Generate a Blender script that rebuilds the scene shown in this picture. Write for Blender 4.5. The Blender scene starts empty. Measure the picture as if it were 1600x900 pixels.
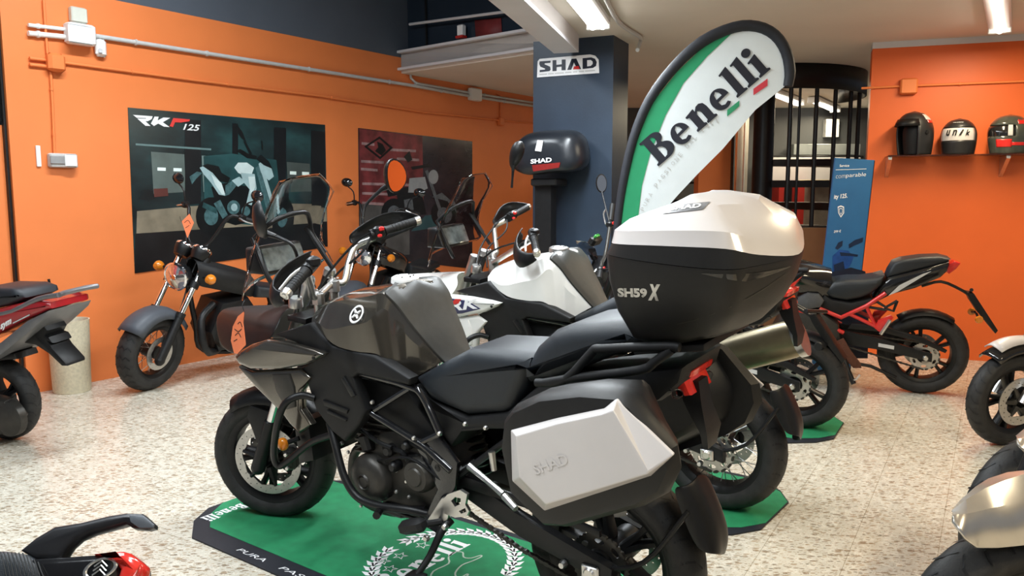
import bpy, math, random
from mathutils import Vector as V, Matrix
random.seed(4)
C = bpy.context.scene.collection
PI = math.pi

# ------------------------------------------------------------------ camera
CAM_H, FPX, PITCH = 1.4, 1260.0, math.atan(150/1260.0)
cam_d = bpy.data.cameras.new('camera'); cam = bpy.data.objects.new('camera', cam_d); C.objects.link(cam)
cam.location = (0, 0, CAM_H); cam.rotation_euler = (PI/2-PITCH, 0, 0)
cam_d.sensor_width = 36; cam_d.lens = 36*FPX/1600; cam_d.clip_start = .05
bpy.context.scene.camera = cam
# ------------------------------------------------------------------ world, exposure
W = bpy.data.worlds.new('world'); bpy.context.scene.world = W; W.use_nodes = True
W.node_tree.nodes['Background'].inputs[0].default_value = (.78, .86, 1, 1)
W.node_tree.nodes['Background'].inputs[1].default_value = .20
vs = bpy.context.scene.view_settings
vs.view_transform = 'Standard'; vs.look = 'None'; vs.exposure = 0.0; vs.gamma = 1; vs.use_curve_mapping = False

COOL = (.86, .94, 1.0); WARM = (1.0, .84, .57)
def area(name, loc, target, sx, sy, power, col):
    d = bpy.data.lights.new(name, 'AREA'); d.shape = 'RECTANGLE'; power *= 1.1; d.size = sx; d.size_y = sy
    d.energy = power; d.color = col
    o = bpy.data.objects.new(name, d); C.objects.link(o); o.location = loc
    dv = V(target)-V(loc); o.rotation_euler = dv.to_track_quat('-Z', 'Y').to_euler()
    return o

# ------------------------------------------------------------------ pixel <-> place
_c, _s = math.cos(PITCH), math.sin(PITCH)
EYE = V((0, 0, CAM_H))
def ray(px, py):
    u, v = px-800, py-450
    return V((u, FPX*_c-v*_s, -(v*_c+FPX*_s)))
def G(px, py, z=0.0):
    r = ray(px, py); return EYE+r*((z-CAM_H)/r.z)
def atY(px, py, Y):
    r = ray(px, py); return EYE+r*(Y/r.y)
class Frame:
    """right-handed frame: X, Y, Z axes; a pixel meets its plane y = off"""
    def __init__(self, o, x, y, z):
        self.o, self.x, self.y, self.z = V(o), V(x).normalized(), V(y).normalized(), V(z).normalized()
    def __call__(self, px, py, off=0.0):
        r = ray(px, py); t = ((self.o+self.y*off)-EYE).dot(self.y)/r.dot(self.y)
        p = EYE+r*t-self.o
        return V((p.dot(self.x), off, p.dot(self.z)))
    def w(self, q): return self.o+self.x*q[0]+self.y*q[1]+self.z*q[2]
    def loc(self, p):
        p = V(p)-self.o; return V((p.dot(self.x), p.dot(self.y), p.dot(self.z)))
    def matrix(self):
        m = Matrix((self.x, self.y, self.z)).transposed().to_4x4(); m.translation = self.o; return m
def wall_frame(o, d):
    d = V((d[0], d[1], 0)).normalized(); return Frame(o, d, (-d.y, d.x, 0), (0, 0, 1))
def bike_frame(rp, rr, heading, lean):
    L = math.radians(lean); Rh = G(rp[0], rp[1], rr*math.cos(L))
    f = V((heading[0], heading[1], 0)).normalized(); h = V((-f.y, f.x, 0)); z = V((0, 0, 1))
    u = z*math.cos(L)+h*math.sin(L); l = h*math.cos(L)-z*math.sin(L)
    o = Rh-u*rr; o.z = 0
    return Frame(o, f, l, u)

# ------------------------------------------------------------------ materials
MATS = {}
def mat(name, col, rough=.5, metal=0, coat=0, noise=0, nscale=40, bump=0, bscale=200, emit=0, trans=0, ior=1.45, alpha=1, spec=.5):
    if name in MATS: return MATS[name]
    m = bpy.data.materials.new(name); m.use_nodes = True; nt = m.node_tree; b = nt.nodes['Principled BSDF']
    b.inputs['Base Color'].default_value = (*col, 1); b.inputs['Roughness'].default_value = rough
    b.inputs['Metallic'].default_value = metal; b.inputs['Coat Weight'].default_value = coat
    b.inputs['Coat Roughness'].default_value = .06; b.inputs['IOR'].default_value = ior
    b.inputs['Transmission Weight'].default_value = trans; b.inputs['Alpha'].default_value = alpha
    b.inputs['Specular IOR Level'].default_value = spec
    if emit: b.inputs['Emission Color'].default_value = (*col, 1); b.inputs['Emission Strength'].default_value = emit
    tc = None
    if noise or bump:
        tc = nt.nodes.new('ShaderNodeTexCoord')
    if noise:
        n = nt.nodes.new('ShaderNodeTexNoise'); n.inputs['Scale'].default_value = nscale; n.inputs['Detail'].default_value = 5
        nt.links.new(tc.outputs['Object'], n.inputs['Vector'])
        r = nt.nodes.new('ShaderNodeValToRGB'); e = r.color_ramp.elements
        e[0].position, e[1].position = .3, .7
        e[0].color = (*[c*(1-noise) for c in col], 1); e[1].color = (*[min(1, c*(1+noise)) for c in col], 1)
        nt.links.new(n.outputs['Fac'], r.inputs[0]); nt.links.new(r.outputs[0], b.inputs['Base Color'])
    if bump:
        n = nt.nodes.new('ShaderNodeTexNoise'); n.inputs['Scale'].default_value = bscale; n.inputs['Detail'].default_value = 3
        nt.links.new(tc.outputs['Object'], n.inputs['Vector'])
        bp = nt.nodes.new('ShaderNodeBump'); bp.inputs['Strength'].default_value = bump; bp.inputs['Distance'].default_value = .003
        nt.links.new(n.outputs['Fac'], bp.inputs['Height']); nt.links.new(bp.outputs[0], b.inputs['Normal'])
    MATS[name] = m; return m

M_orange = mat('pale_orange', (.80, .215, .058), .5, noise=.03, nscale=3, bump=.08, bscale=90)  # paler, less saturated orange than the right wall's
M_orange_r = mat('deep_orange', (.74, .130, .022), .48, noise=.03, nscale=3, bump=.08, bscale=90)
M_dark_wall = mat('dark_grey_paint', (.085, .098, .122), .6, noise=.05, nscale=3)
M_column = mat('navy_black_cloth', (.021, .035, .058), .42, noise=.12, nscale=4, bump=.15, bscale=60)
M_ceil = mat('ceiling_paint', (.72, .66, .58), .7, noise=.03, nscale=2)
M_beam = mat('beam_paint', (.62, .61, .62), .45, noise=.03, nscale=4)
M_white = mat('white_plastic', (.82, .82, .80), .35, noise=.02, nscale=10)
M_pipe = mat('grey_conduit', (.55, .55, .54), .4, noise=.05, nscale=20)
M_steel = mat('steel', (.62, .62, .62), .28, 1, noise=.06, nscale=30)
M_alu = mat('aluminium', (.66, .65, .63), .33, 1, noise=.05, nscale=40)
M_chrome = mat('chrome', (.85, .85, .86), .08, 1, noise=.02, nscale=10)
M_black = mat('black_plastic', (.0075, .0075, .008), .40, spec=.38, noise=.2, nscale=30, bump=.1, bscale=400)
M_blackm = mat('black_matte', (.010, .010, .0105), .55, spec=.35, noise=.15, nscale=30, bump=.15, bscale=500)
M_blackg = mat('black_gloss', (.010, .010, .011), .12, coat=.6, noise=.1, nscale=20)
M_tyre = mat('tyre_rubber', (.022, .0215, .021), .58, spec=.4, noise=.25, nscale=25, bump=.25, bscale=160)
M_seat = mat('seat_vinyl', (.016, .0195, .024), .40, noise=.1, nscale=60, bump=.35, bscale=600)  # bluish tint paints the blue sheen of the light into the base colour
M_grey_gloss = mat('gunmetal_gloss', (.115, .102, .084), .22, .8, coat=.8, noise=.05, nscale=25)
M_tankmat = mat('tank_cover_vinyl', (.030, .029, .026), .46, noise=.08, nscale=50, bump=.2, bscale=500)
M_whitep = mat('white_gloss', (.78, .77, .74), .25, coat=.6, noise=.02, nscale=15)
M_casew = mat('pearl_white_case', (.62, .585, .57), .30, coat=.35, noise=.015, nscale=15)
M_caseb = mat('case_black', (.012, .0115, .011), .44, spec=.4, noise=.1, nscale=60, bump=.18, bscale=700)
M_engine = mat('engine_grey', (.048, .045, .040), .40, .5, noise=.12, nscale=40, bump=.1, bscale=300)
M_orange_lens = mat('amber_lens', (.62, .19, .012), .15, coat=.5, noise=.1, nscale=80)
M_red_lens = mat('red_lens', (.62, .03, .02), .15, coat=.5, noise=.1, nscale=80)
M_red = mat('red_paint', (.60, .022, .018), .3, coat=.4, noise=.05, nscale=30)
M_glass = mat('clear_plastic', (.93, .95, .97), .02, trans=1, ior=1.12, noise=.01, nscale=5)
M_smoke = mat('smoked_plastic', (.74, .71, .71), .03, trans=1, ior=1.12, noise=.02, nscale=5)
M_lens = mat('headlight_glass', (.9, .93, .95), .05, .9, noise=.25, nscale=60)
M_mirror = mat('mirror_glass', (.9, .9, .9), .02, 1, noise=.01, nscale=5)
M_tag = mat('orange_tag_paper', (.86, .22, .09), .7, noise=.03, nscale=20)
M_ink = mat('ink', (.004, .004, .005), .6, noise=.05, nscale=20)
M_inkw = mat('white_ink', (.85, .85, .85), .5, noise=.02, nscale=20)
M_disc = mat('brake_disc_steel', (.50, .49, .47), .34, .9, noise=.08, nscale=60)
M_tube = mat('lamp_tube', (1.0, .97, .92), .4, emit=9)
M_tubew = mat('lamp_tube_warm', (1.0, .93, .82), .4, emit=9)
M_brown = mat('brown_plate', (.10, .035, .02), .5, .3, noise=.2, nscale=40)

# ------------------------------------------------------------------ mesh building
class MB:
    def __init__(s): s.v = []; s.f = []
    def add(s, vs_, fs):
        b = len(s.v); s.v += [V(p) for p in vs_]; s.f += [tuple(b+i for i in f) for f in fs]; return s
    def box(s, c, d, rot=None, bev=0):
        x, y, z = [k/2 for k in d]; c = V(c)
        if bev:
            b = min(bev, x*.9, y*.9, z*.9); vv = []
            rings = []
            for (zz, i) in ((-z, b), (-z+b, 0), (z-b, 0), (z, b)):
                X, Y = x-i, y-i
                rings.append([V((-X+b, -Y, zz)), V((X-b, -Y, zz)), V((X, -Y+b, zz)), V((X, Y-b, zz)), V((X-b, Y, zz)), V((-X+b, Y, zz)), V((-X, Y-b, zz)), V((-X, -Y+b, zz))])
            if rot is not None: rings = [[rot @ p for p in r] for r in rings]
            return s.loft([[p+c for p in r] for r in rings])
        vv = [V((a, b, e)) for a in (-x, x) for b in (-y, y) for e in (-z, z)]
        if rot is not None: vv = [rot @ p for p in vv]
        return s.add([p+c for p in vv], [(0, 1, 3, 2), (4, 6, 7, 5), (0, 4, 5, 1), (2, 3, 7, 6), (0, 2, 6, 4), (1, 5, 7, 3)])
    def loft(s, rings, caps=True, closed=True):
        n = len(rings[0]); vv = [p for r in rings for p in r]; ff = []
        for i in range(len(rings)-1):
            for j in range(n if closed else n-1):
                k = (j+1) % n; ff.append((i*n+j, i*n+k, (i+1)*n+k, (i+1)*n+j))
        if caps and closed:
            ff.append(tuple(range(n-1, -1, -1))); b = (len(rings)-1)*n; ff.append(tuple(b+j for j in range(n)))
        return s.add(vv, ff)
    def tube(s, pts, r, n=10, res=0, caps=True):
        pts = [V(p) for p in pts]
        rr = list(r) if isinstance(r, (list, tuple)) else [r]*len(pts)
        if res: pts, rr = catmull(pts, rr, res)
        rings = []; up = None
        for i, p in enumerate(pts):
            t = (pts[min(i+1, len(pts)-1)]-pts[max(i-1, 0)]).normalized()
            if up is None:
                up = V((0, 0, 1)) if abs(t.z) < .9 else V((1, 0, 0))
            a = t.cross(up).normalized(); up = a.cross(t).normalized()
            rings.append([p+(a*math.cos(q)+up*math.sin(q))*rr[i] for q in [2*PI*k/n for k in range(n)]])
        return s.loft(rings, caps)
    def lathe(s, prof, o, ax, n=32, a0=0, a1=2*PI, ref=None):
        ax = V(ax).normalized(); o = V(o)
        e = V(ref) if ref is not None else (V((0, 0, 1)) if abs(ax.z) < .9 else V((1, 0, 0)))
        e = (e-ax*e.dot(ax)).normalized(); g = ax.cross(e)
        full = abs(a1-a0-2*PI) < 1e-6; m = n if full else n+1; rings = []
        for k in range(m):
            a = a0+(a1-a0)*k/n; d = e*math.cos(a)+g*math.sin(a)
            rings.append([o+d*r+ax*h for r, h in prof])
        ff = []; q = len(prof)
        for i in range(m if full else m-1):
            k = (i+1) % m
            for j in range(q-1): ff.append((i*q+j, k*q+j, k*q+j+1, i*q+j+1))
        return s.add([p for r in rings for p in r], ff)
    def ball(s, c, r, n=14, sc=(1, 1, 1), rot=None):
        rings = []
        for i in range(1, n//2+1):
            th = PI*i/(n//2+1)
            ring = [V((math.sin(th)*math.cos(2*PI*k/n)*sc[0], math.sin(th)*math.sin(2*PI*k/n)*sc[1], math.cos(th)*sc[2]))*r for k in range(n)]
            if rot is not None: ring = [rot @ p for p in ring]
            rings.append([V(c)+p for p in ring])
        return s.loft(rings)
    def slab(s, pts, y0, y1, r=0, place=None, seg=2):
        """outline in (x, z) with y from y0 to y1; r rounds both rims"""
        P = [(p[0], p[-1]) for p in pts]
        if area2(P) < 0: P = P[::-1]
        r = min(r, abs(y1-y0)*.49); sg = 1 if y1 > y0 else -1; rings = []
        if r > 0:
            for k in range(seg+1):
                a = PI/2*k/seg; rings.append((r*(1-math.sin(a)), y0+sg*r*(1-math.cos(a))))
            for k in range(seg, -1, -1):
                a = PI/2*k/seg; rings.append((r*(1-math.sin(a)), y1-sg*r*(1-math.cos(a))))
        else: rings = [(0, y0), (0, y1)]
        out = []
        for ins, y in rings:
            Q = inset(P, ins) if ins else P
            ring = [V((x, y, z)) for x, z in Q]
            out.append([place(p) for p in ring] if place else ring)
        return s.loft(out)
    def grid(s, rows):
        n = len(rows[0]); ff = []
        for i in range(len(rows)-1):
            for j in range(n-1): ff.append((i*n+j, i*n+j+1, (i+1)*n+j+1, (i+1)*n+j))
        return s.add([p for r in rows for p in r], ff)
    def pieces(s):
        n = len(s.v); par = list(range(n))
        def fd(i):
            while par[i] != i: par[i] = par[par[i]]; i = par[i]
            return i
        for f in s.f:
            r = fd(f[0])
            for i in f[1:]: par[fd(i)] = r
        gr = {}
        for f in s.f: gr.setdefault(fd(f[0]), []).append(f)
        out = []
        for fs in gr.values():
            ids = sorted({i for f in fs for i in f}); mp = {i: k for k, i in enumerate(ids)}
            m = MB(); m.v = [s.v[i] for i in ids]; m.f = [tuple(mp[i] for i in f) for f in fs]; out.append(m)
        return out
    def each(s, name, m, parent=None, **k):
        '''every loose piece becomes an object of its own'''
        return [p.build(name, m, parent, **k) for p in s.pieces()][0]
    def build(s, name, m, parent=None, smooth=38, subs=0, solid=0, label=None, kind=None):
        me = bpy.data.meshes.new(name); me.from_pydata([tuple(p) for p in s.v], [], s.f); me.update()
        me.materials.append(m)
        import bmesh
        bm = bmesh.new(); bm.from_mesh(me); bmesh.ops.recalc_face_normals(bm, faces=bm.faces); bm.to_mesh(me); bm.free()
        if smooth:
            for p in me.polygons: p.use_smooth = True
            if smooth < 180: me.set_sharp_from_angle(angle=math.radians(smooth))
        o = bpy.data.objects.new(name, me); C.objects.link(o)
        if parent is not None: o.parent = parent
        if solid:
            md = o.modifiers.new('s', 'SOLIDIFY'); md.thickness = solid; md.offset = 0
        if subs:
            md = o.modifiers.new('u', 'SUBSURF'); md.levels = subs; md.render_levels = subs
        if label: o['label'] = label
        if kind: o['kind'] = kind
        return o
def area2(P): return sum(P[i][0]*P[(i+1) % len(P)][1]-P[(i+1) % len(P)][0]*P[i][1] for i in range(len(P)))
def inset(P, d):
    n = len(P); out = []
    for i in range(n):
        a, b, c = P[i-1], P[i], P[(i+1) % n]
        e1 = (b[0]-a[0], b[1]-a[1]); e2 = (c[0]-b[0], c[1]-b[1])
        l1 = math.hypot(*e1) or 1e-9; l2 = math.hypot(*e2) or 1e-9
        n1 = (-e1[1]/l1, e1[0]/l1); n2 = (-e2[1]/l2, e2[0]/l2)
        k = max(.35, 1+n1[0]*n2[0]+n1[1]*n2[1])
        out.append((b[0]+(n1[0]+n2[0])*d/k, b[1]+(n1[1]+n2[1])*d/k))
    return out
def catmull(pts, rr, res):
    P = [pts[0]*2-pts[1]]+pts+[pts[-1]*2-pts[-2]]; op, orr = [], []
    for i in range(1, len(P)-2):
        for k in range(res):
            t = k/res
            op.append(.5*((2*P[i])+(P[i+1]-P[i-1])*t+(2*P[i-1]-5*P[i]+4*P[i+1]-P[i+2])*t*t+(3*P[i]-P[i-1]-3*P[i+1]+P[i+2])*t**3))
            orr.append(rr[i-1]*(1-t)+rr[i]*t)
    return op+[pts[-1]], orr+[rr[-1]]
def smooth2(pts, res=4, closed=True):
    """closed smooth outline through 2D points"""
    n = len(pts); out = []
    for i in range(n):
        a, b, c, d = [V((p[0], p[-1])) for p in (pts[i-1], pts[i], pts[(i+1) % n], pts[(i+2) % n])]
        for k in range(res):
            t = k/res
            q = .5*((2*b)+(c-a)*t+(2*a-5*b+4*c-d)*t*t+(3*b-a-3*c+d)*t**3); out.append((q.x, q.y))
    return out
def tag(o, label, cat, group=None, kind=None):
    o['label'] = label; o['category'] = cat
    if group: o['group'] = group
    if kind: o['kind'] = kind
    return o
def struct(o): o['kind'] = 'structure'; return o
def empty(name, fr, label=None, cat=None, group=None):
    o = bpy.data.objects.new(name, None); C.objects.link(o); o.empty_display_size = .1
    o.matrix_world = fr.matrix()
    if label: tag(o, label, cat, group)
    return o
def text_mb(txt, o, right, up, width, height=None, bold=.0, shear=0, space=1.0, normal_off=0):
    """lettering as a thin raised mesh: o is the lower left corner, width along right"""
    cu = bpy.data.curves.new('t', 'FONT'); cu.body = txt; cu.offset = bold; cu.extrude = .012; cu.shear = shear; cu.space_character = space
    cu.resolution_u = 3
    ob = bpy.data.objects.new('t', cu); C.objects.link(ob)
    bpy.context.view_layer.update()
    me = bpy.data.meshes.new_from_object(ob.evaluated_get(bpy.context.evaluated_depsgraph_get()))
    bpy.data.objects.remove(ob); bpy.data.curves.remove(cu)
    xs = [v.co.x for v in me.vertices]; ys = [v.co.y for v in me.vertices]
    x0, x1, y0, y1 = min(xs), max(xs), min(ys), max(ys)
    k = width/(x1-x0); ky = (height/(y1-y0)) if height else k
    right = V(right).normalized(); up = V(up).normalized(); n = right.cross(up)
    mb = MB(); mb.add([V(o)+right*((v.co.x-x0)*k)+up*((v.co.y-y0)*ky)+n*(v.co.z*.12*ky+normal_off) for v in me.vertices], [tuple(p.vertices) for p in me.polygons])
    bpy.data.meshes.remove(me); return mb
def shapes_mb(splines, place, depth=0.0):
    """filled flat shape with holes from closed 2D outlines; place maps (x, y) to a point"""
    cu = bpy.data.curves.new('c', 'CURVE'); cu.dimensions = '2D'; cu.fill_mode = 'BOTH'
    for pts in splines:
        sp = cu.splines.new('POLY'); sp.points.add(len(pts)-1); sp.use_cyclic_u = True
        for i, p in enumerate(pts): sp.points[i].co = (p[0], p[1], 0, 1)
    ob = bpy.data.objects.new('c', cu); C.objects.link(ob); bpy.context.view_layer.update()
    me = bpy.data.meshes.new_from_object(ob.evaluated_get(bpy.context.evaluated_depsgraph_get()))
    bpy.data.objects.remove(ob); bpy.data.curves.remove(cu)
    mb = MB(); mb.add([place(v.co.x, v.co.y) for v in me.vertices], [tuple(p.vertices) for p in me.polygons])
    bpy.data.meshes.remove(me); return mb
# ================================================================== ROOM
def floor_material():
    m = bpy.data.materials.new('terrazzo_tiles'); m.use_nodes = True; nt = m.node_tree; b = nt.nodes['Principled BSDF']; L = nt.links.new
    def N(t, **k):
        n = nt.nodes.new(t)
        for a, v in k.items(): setattr(n, a, v)
        return n
    tc = N('ShaderNodeTexCoord')
    mp = N('ShaderNodeMapping'); mp.inputs['Rotation'].default_value = (0, 0, .54); L(tc.outputs['Object'], mp.inputs[0])
    base = N('ShaderNodeTexNoise'); base.inputs['Scale'].default_value = 22; base.inputs['Detail'].default_value = 6; L(mp.outputs[0], base.inputs['Vector'])
    r0 = N('ShaderNodeValToRGB'); r0.color_ramp.elements[0].color = (.57, .525, .43, 1); r0.color_ramp.elements[1].color = (.67, .625, .525, 1)
    r0.color_ramp.elements[0].position = .35; r0.color_ramp.elements[1].position = .65; L(base.outputs['Fac'], r0.inputs[0])
    col = r0.outputs[0]
    for sc, thr, cols, rz, st in ((56, .29, ((.13, .075, .035), (.34, .22, .11)), .4, (.5, 1.35, 1)), (88, .28, ((.09, .07, .045), (.40, .29, .16)), 1.1, (.55, 1.3, 1)), (140, .27, ((.34, .25, .16), (.60, .50, .38)), 2.0, (.8, 1, 1))):
        mm = N('ShaderNodeMapping'); mm.inputs['Rotation'].default_value = (0, 0, rz*.25); mm.inputs['Scale'].default_value = st; L(tc.outputs['Object'], mm.inputs[0])
        vo = N('ShaderNodeTexVoronoi'); vo.inputs['Scale'].default_value = sc; L(mm.outputs[0], vo.inputs['Vector'])
        sep = N('ShaderNodeSeparateColor'); L(vo.outputs['Color'], sep.inputs[0])
        th = N('ShaderNodeMath', operation='MULTIPLY'); th.inputs[1].default_value = thr*1.7; L(sep.outputs[0], th.inputs[0])
        lt = N('ShaderNodeMath', operation='LESS_THAN'); L(vo.outputs['Distance'], lt.inputs[0]); L(th.outputs[0], lt.inputs[1])
        cm = N('ShaderNodeMix', data_type='RGBA'); cm.inputs[6].default_value = (*cols[0], 1); cm.inputs[7].default_value = (*cols[1], 1); L(sep.outputs[1], cm.inputs[0])
        ga = N('ShaderNodeMath', operation='MULTIPLY'); ga.inputs[1].default_value = .76; L(lt.outputs[0], ga.inputs[0])
        mx = N('ShaderNodeMix', data_type='RGBA'); L(ga.outputs[0], mx.inputs[0]); L(col, mx.inputs[6]); L(cm.outputs[2], mx.inputs[7]); col = mx.outputs[2]
    br = N('ShaderNodeTexBrick', offset=0, squash=1); br.inputs['Scale'].default_value = 1
    br.inputs['Brick Width'].default_value = .30; br.inputs['Row Height'].default_value = .30; br.inputs['Mortar Size'].default_value = .0013
    br.inputs['Color1'].default_value = br.inputs['Color2'].default_value = (1, 1, 1, 1); br.inputs['Mortar'].default_value = (.55, .5, .42, 1)
    mb_ = N('ShaderNodeMapping'); mb_.inputs['Location'].default_value = (.116, .1, 0); mb_.inputs['Rotation'].default_value = (0, 0, math.atan2(.5138, .858)); L(tc.outputs['Object'], mb_.inputs[0]); L(mb_.outputs[0], br.inputs['Vector'])
    mu = N('ShaderNodeMix', data_type='RGBA', blend_type='MULTIPLY'); mu.inputs[0].default_value = 1; L(col, mu.inputs[6]); L(br.outputs['Color'], mu.inputs[7])
    L(mu.outputs[2], b.inputs['Base Color']); b.inputs['Roughness'].default_value = .22
    rn = N('ShaderNodeMapRange'); rn.inputs[3].default_value = .16; rn.inputs[4].default_value = .36; L(base.outputs['Fac'], rn.inputs[0]); L(rn.outputs[0], b.inputs['Roughness'])
    return m
Z_CEIL = 2.64; Z_UP = 4.6
mb = MB(); mb.box((1.5, 5, -.05), (16, 20, .1)); struct(mb.build('floor', floor_material(), smooth=0))

LW = wall_frame((-3.162, 5.785, 0), (.5655, .8248))       # left wall, X runs away along the wall
RW = wall_frame((3.02, 6.94, 0), (1.19, -.43))            # right wall, X runs to the right
zb = LW(179, 0).z                                        # where the orange paint ends
s0 = LW(31, 440).x
s_end = 9.5
def wallbox(fr, x0, x1, z0, z1, th=.15, y=0):
    m_ = MB(); m_.box((0, 0, 0), (1, 1, 1))
    m_.v = [fr.w((x0+(p.x+.5)*(x1-x0), y+(p.y+.5)*th, z0+(p.z+.5)*(z1-z0))) for p in m_.v]
    return m_
struct(wallbox(LW, s0, s_end, 0, zb).build('wall_left', M_orange, smooth=0))
struct(wallbox(LW, s0, s_end, zb, Z_UP, y=.004).build('wall_left_upper', M_dark_wall, smooth=0))
# store front post and orange side panel left of the wall's end
struct(wallbox(LW, s0-.17, s0-.02, 0, LW(4, 190).z-.02, y=.05).build('trim_1', M_orange, smooth=0))
struct(wallbox(LW, s0-.02, s0-.004, 0, 3.2, th=.2, y=.02).build('trim_2', M_black, smooth=0))
struct(wallbox(LW, s0-1.4, s0-.02, LW(4, 190).z, 3.4, y=.05).build('window_1', M_blackg, smooth=0))
struct(wallbox(LW, s0-1.4, s0-.19, 0, LW(4, 190).z-.02, y=.08).build('door_1', mat('orange_door', (.62, .12, .02), .3, noise=.1, nscale=8), smooth=0))
# right wall, with its end towards the stairs
struct(wallbox(RW, 0, 3.6, 0, Z_CEIL-.05, th=.2).build('wall_right', M_orange_r, smooth=0))
struct(wallbox(RW, -.002, 3.6, Z_CEIL-.05, Z_CEIL, th=.2, y=-.006).build('trim_3', M_beam, smooth=0))

# column
CO = atY(833, 200, 6.9); u2 = V((.911, -.413, 0)).normalized()
CF = wall_frame((CO.x, CO.y, 0), (u2.x, u2.y))
cw = CF(957, 200).x
struct(wallbox(CF, 0, cw, 0, Z_CEIL, th=.42).build('trim_4', M_column, smooth=0))
# mezzanine edge beam from the left wall to the column
BL = LW.w(LW(627, 111)); zbm = BL.z
BF = wall_frame((BL.x, BL.y, 0), (CO.x+.3-BL.x, CO.y+.35-BL.y))
blen = (V((CO.x+.3, CO.y+.35))-V((BL.x, BL.y))).length
mb = MB()
for z0, z1, y0, y1 in ((zbm, zbm+.025, -.06, .12), (zbm+.025, zbm+.175, .0, .03), (zbm+.175, zbm+.2, -.06, .12)):
    mb.add(wallbox(BF, 0, blen, z0, z1, y1-y0, y0).v, [(0, 1, 3, 2), (4, 6, 7, 5), (0, 4, 5, 1), (2, 3, 7, 6), (0, 2, 6, 4), (1, 5, 7, 3)])
struct(mb.build('trim_5', M_beam, smooth=0))
# low ceiling: bounded by the diagonal beam and the mezzanine edge
e1 = atY(885, 57, 6.6)
dd = V((.253, .967, 0)).normalized()
def on_beam(Y): return (e1.x+dd.x*(Y-e1.y)/dd.y, Y)
far = LW.w((s_end, 0, 0))
poly = [on_beam(-3), (e1.x, e1.y), (CO.x+.3, CO.y+.35), (BL.x, BL.y), (far.x, far.y), (7, far.y+.5), (7, -3)]
mb = MB(); n = len(poly)
mb.add([V((x, y, Z_CEIL)) for x, y in poly]+[V((x, y, Z_CEIL+.2)) for x, y in poly], [tuple(range(n))[::-1], tuple(range(n, 2*n))]+[(i, (i+1) % n, n+(i+1) % n, n+i) for i in range(n)])
struct(mb.build('ceiling', M_ceil, smooth=0))
# diagonal white beam under the ceiling's edge
DF = Frame((e1.x, e1.y, 0), dd, (-dd.y, dd.x, 0), (0, 0, 1))
mb = MB(); mb.box((-4.7, .0, Z_CEIL-.06), (9.4, .2, .16)); mb.v = [DF.w(p) for p in mb.v]
struct(mb.build('trim_6', M_beam, smooth=0))
# upper storey: ceiling and dark glazed front over the mezzanine beam
mb = MB(); mb.box((-1.5, 5, Z_UP+.05), (14, 20, .1)); struct(mb.build('ceiling_upper', M_dark_wall, smooth=0))
struct(wallbox(BF, .0, blen+.2, zbm+.2, Z_UP, .04, .1).build('window_2', mat('dark_glazing', (.02, .03, .045), .12, noise=.1, nscale=2), smooth=0))
mb = MB(); mb.box((-3, -.02, Z_CEIL+1.1), (9.4, .04, 1.9)); mb.v = [DF.w((p.x-1.5, p.y, p.z)) for p in mb.v]
struct(mb.build('wall_upper', M_dark_wall, smooth=0))
mb = MB(); a, b_ = BF(640, 38, .0), BF(815, 15, .0)
mb.tube([BF.w(a), BF.w(b_)], .014, 8); struct(mb.build('trim_7', M_beam))
mb = MB(); a, b_ = BF(665, 0, .08), BF(667, 84, .08); mb.tube([BF.w(a), BF.w(b_)], .012, 6); struct(mb.build('trim_8', M_black))
# what shows in the glazed front: a red and white banner and a small white box with a red base
mb = MB()
p = [BF(x, y, .09) for x, y in ((742, 32), (783, 28), (785, 64), (744, 68))]
mb.add([BF.w(q) for q in p], [(0, 1, 2, 3)])
tag(mb.build('red_banner', mat('dull_red_cloth', (.22, .03, .03), .6, noise=.1, nscale=10), solid=.004), 'dull red banner hung in the dark upper window beside the column', 'banner')
mb = MB(); q = BF(721, 48, .04); mb.box((q.x, .04, q.z), (.075, .06, .11), bev=.008); mb.v = [BF.w(p) for p in mb.v]
t = mb.build('emergency_light', M_white); tag(t, 'small white emergency light with a red base in the dark upper window', 'light')
mb = MB(); q = BF(721, 58, .04); mb.box((q.x, .035, q.z), (.10, .07, .03), bev=.006); mb.v = [BF.w(p) for p in mb.v]; mb.build('red_base', M_red_lens, t)

# ---------------------------------------------------------------- lamps
def lamp(name, a, b, label, cool=True, power=60, tubes=2, group=None, spread=.07):
    a, b = V(a), V(b); d = (b-a).normalized(); side = d.cross(V((0, 0, 1))).normalized(); L_ = (b-a).length
    fr = Frame((a+b)/2, d, V((0, 0, 1)).cross(d), (0, 0, 1))
    e = empty(name, fr, label, 'ceiling lamp', group)
    m_ = MB(); m_.box((0, 0, .045), (L_, .1+spread, .05), bev=.01); m_.build('housing', M_white, e)
    for k in range(tubes):
        y = (k-(tubes-1)/2)*spread
        m_ = MB(); m_.tube([(-L_/2+.03, y, 0), (L_/2-.03, y, 0)], .019, 12); m_.build('tube', M_tube if cool else M_tubew, e)
    for x in (-1, 1):
        m_ = MB(); m_.box((x*(L_/2-.012), 0, .01), (.024, .1+spread, .05), bev=.006); m_.build('end_cap', M_white, e)
    c = fr.w((0, 0, -.03))
    al = area('lamp_glow', c, c-V((0, 0, 1)), L_, .12+spread, power, COOL if cool else WARM)
    al.rotation_euler = (0, 0, math.atan2(d.y, d.x))
    al.parent = e; al.matrix_parent_inverse = e.matrix_world.inverted()
    return e
vd0 = V((790/1269, 1, 0)).normalized()
p1_ = G(935, 44, 2.56); lamp('fluorescent_lamp', p1_, p1_-dd*2.4+V((0, 0, 0)), 'bright double fluorescent lamp on the ceiling beside the white beam and the column', True, 85)
p3_ = V(p1_)-dd*2.9; lamp('fluorescent_lamp', p3_, p3_-dd*2.4, 'added unseen fluorescent lamp beside the white beam above the camera', True, 42)  # out of view, added to brighten the room
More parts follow.
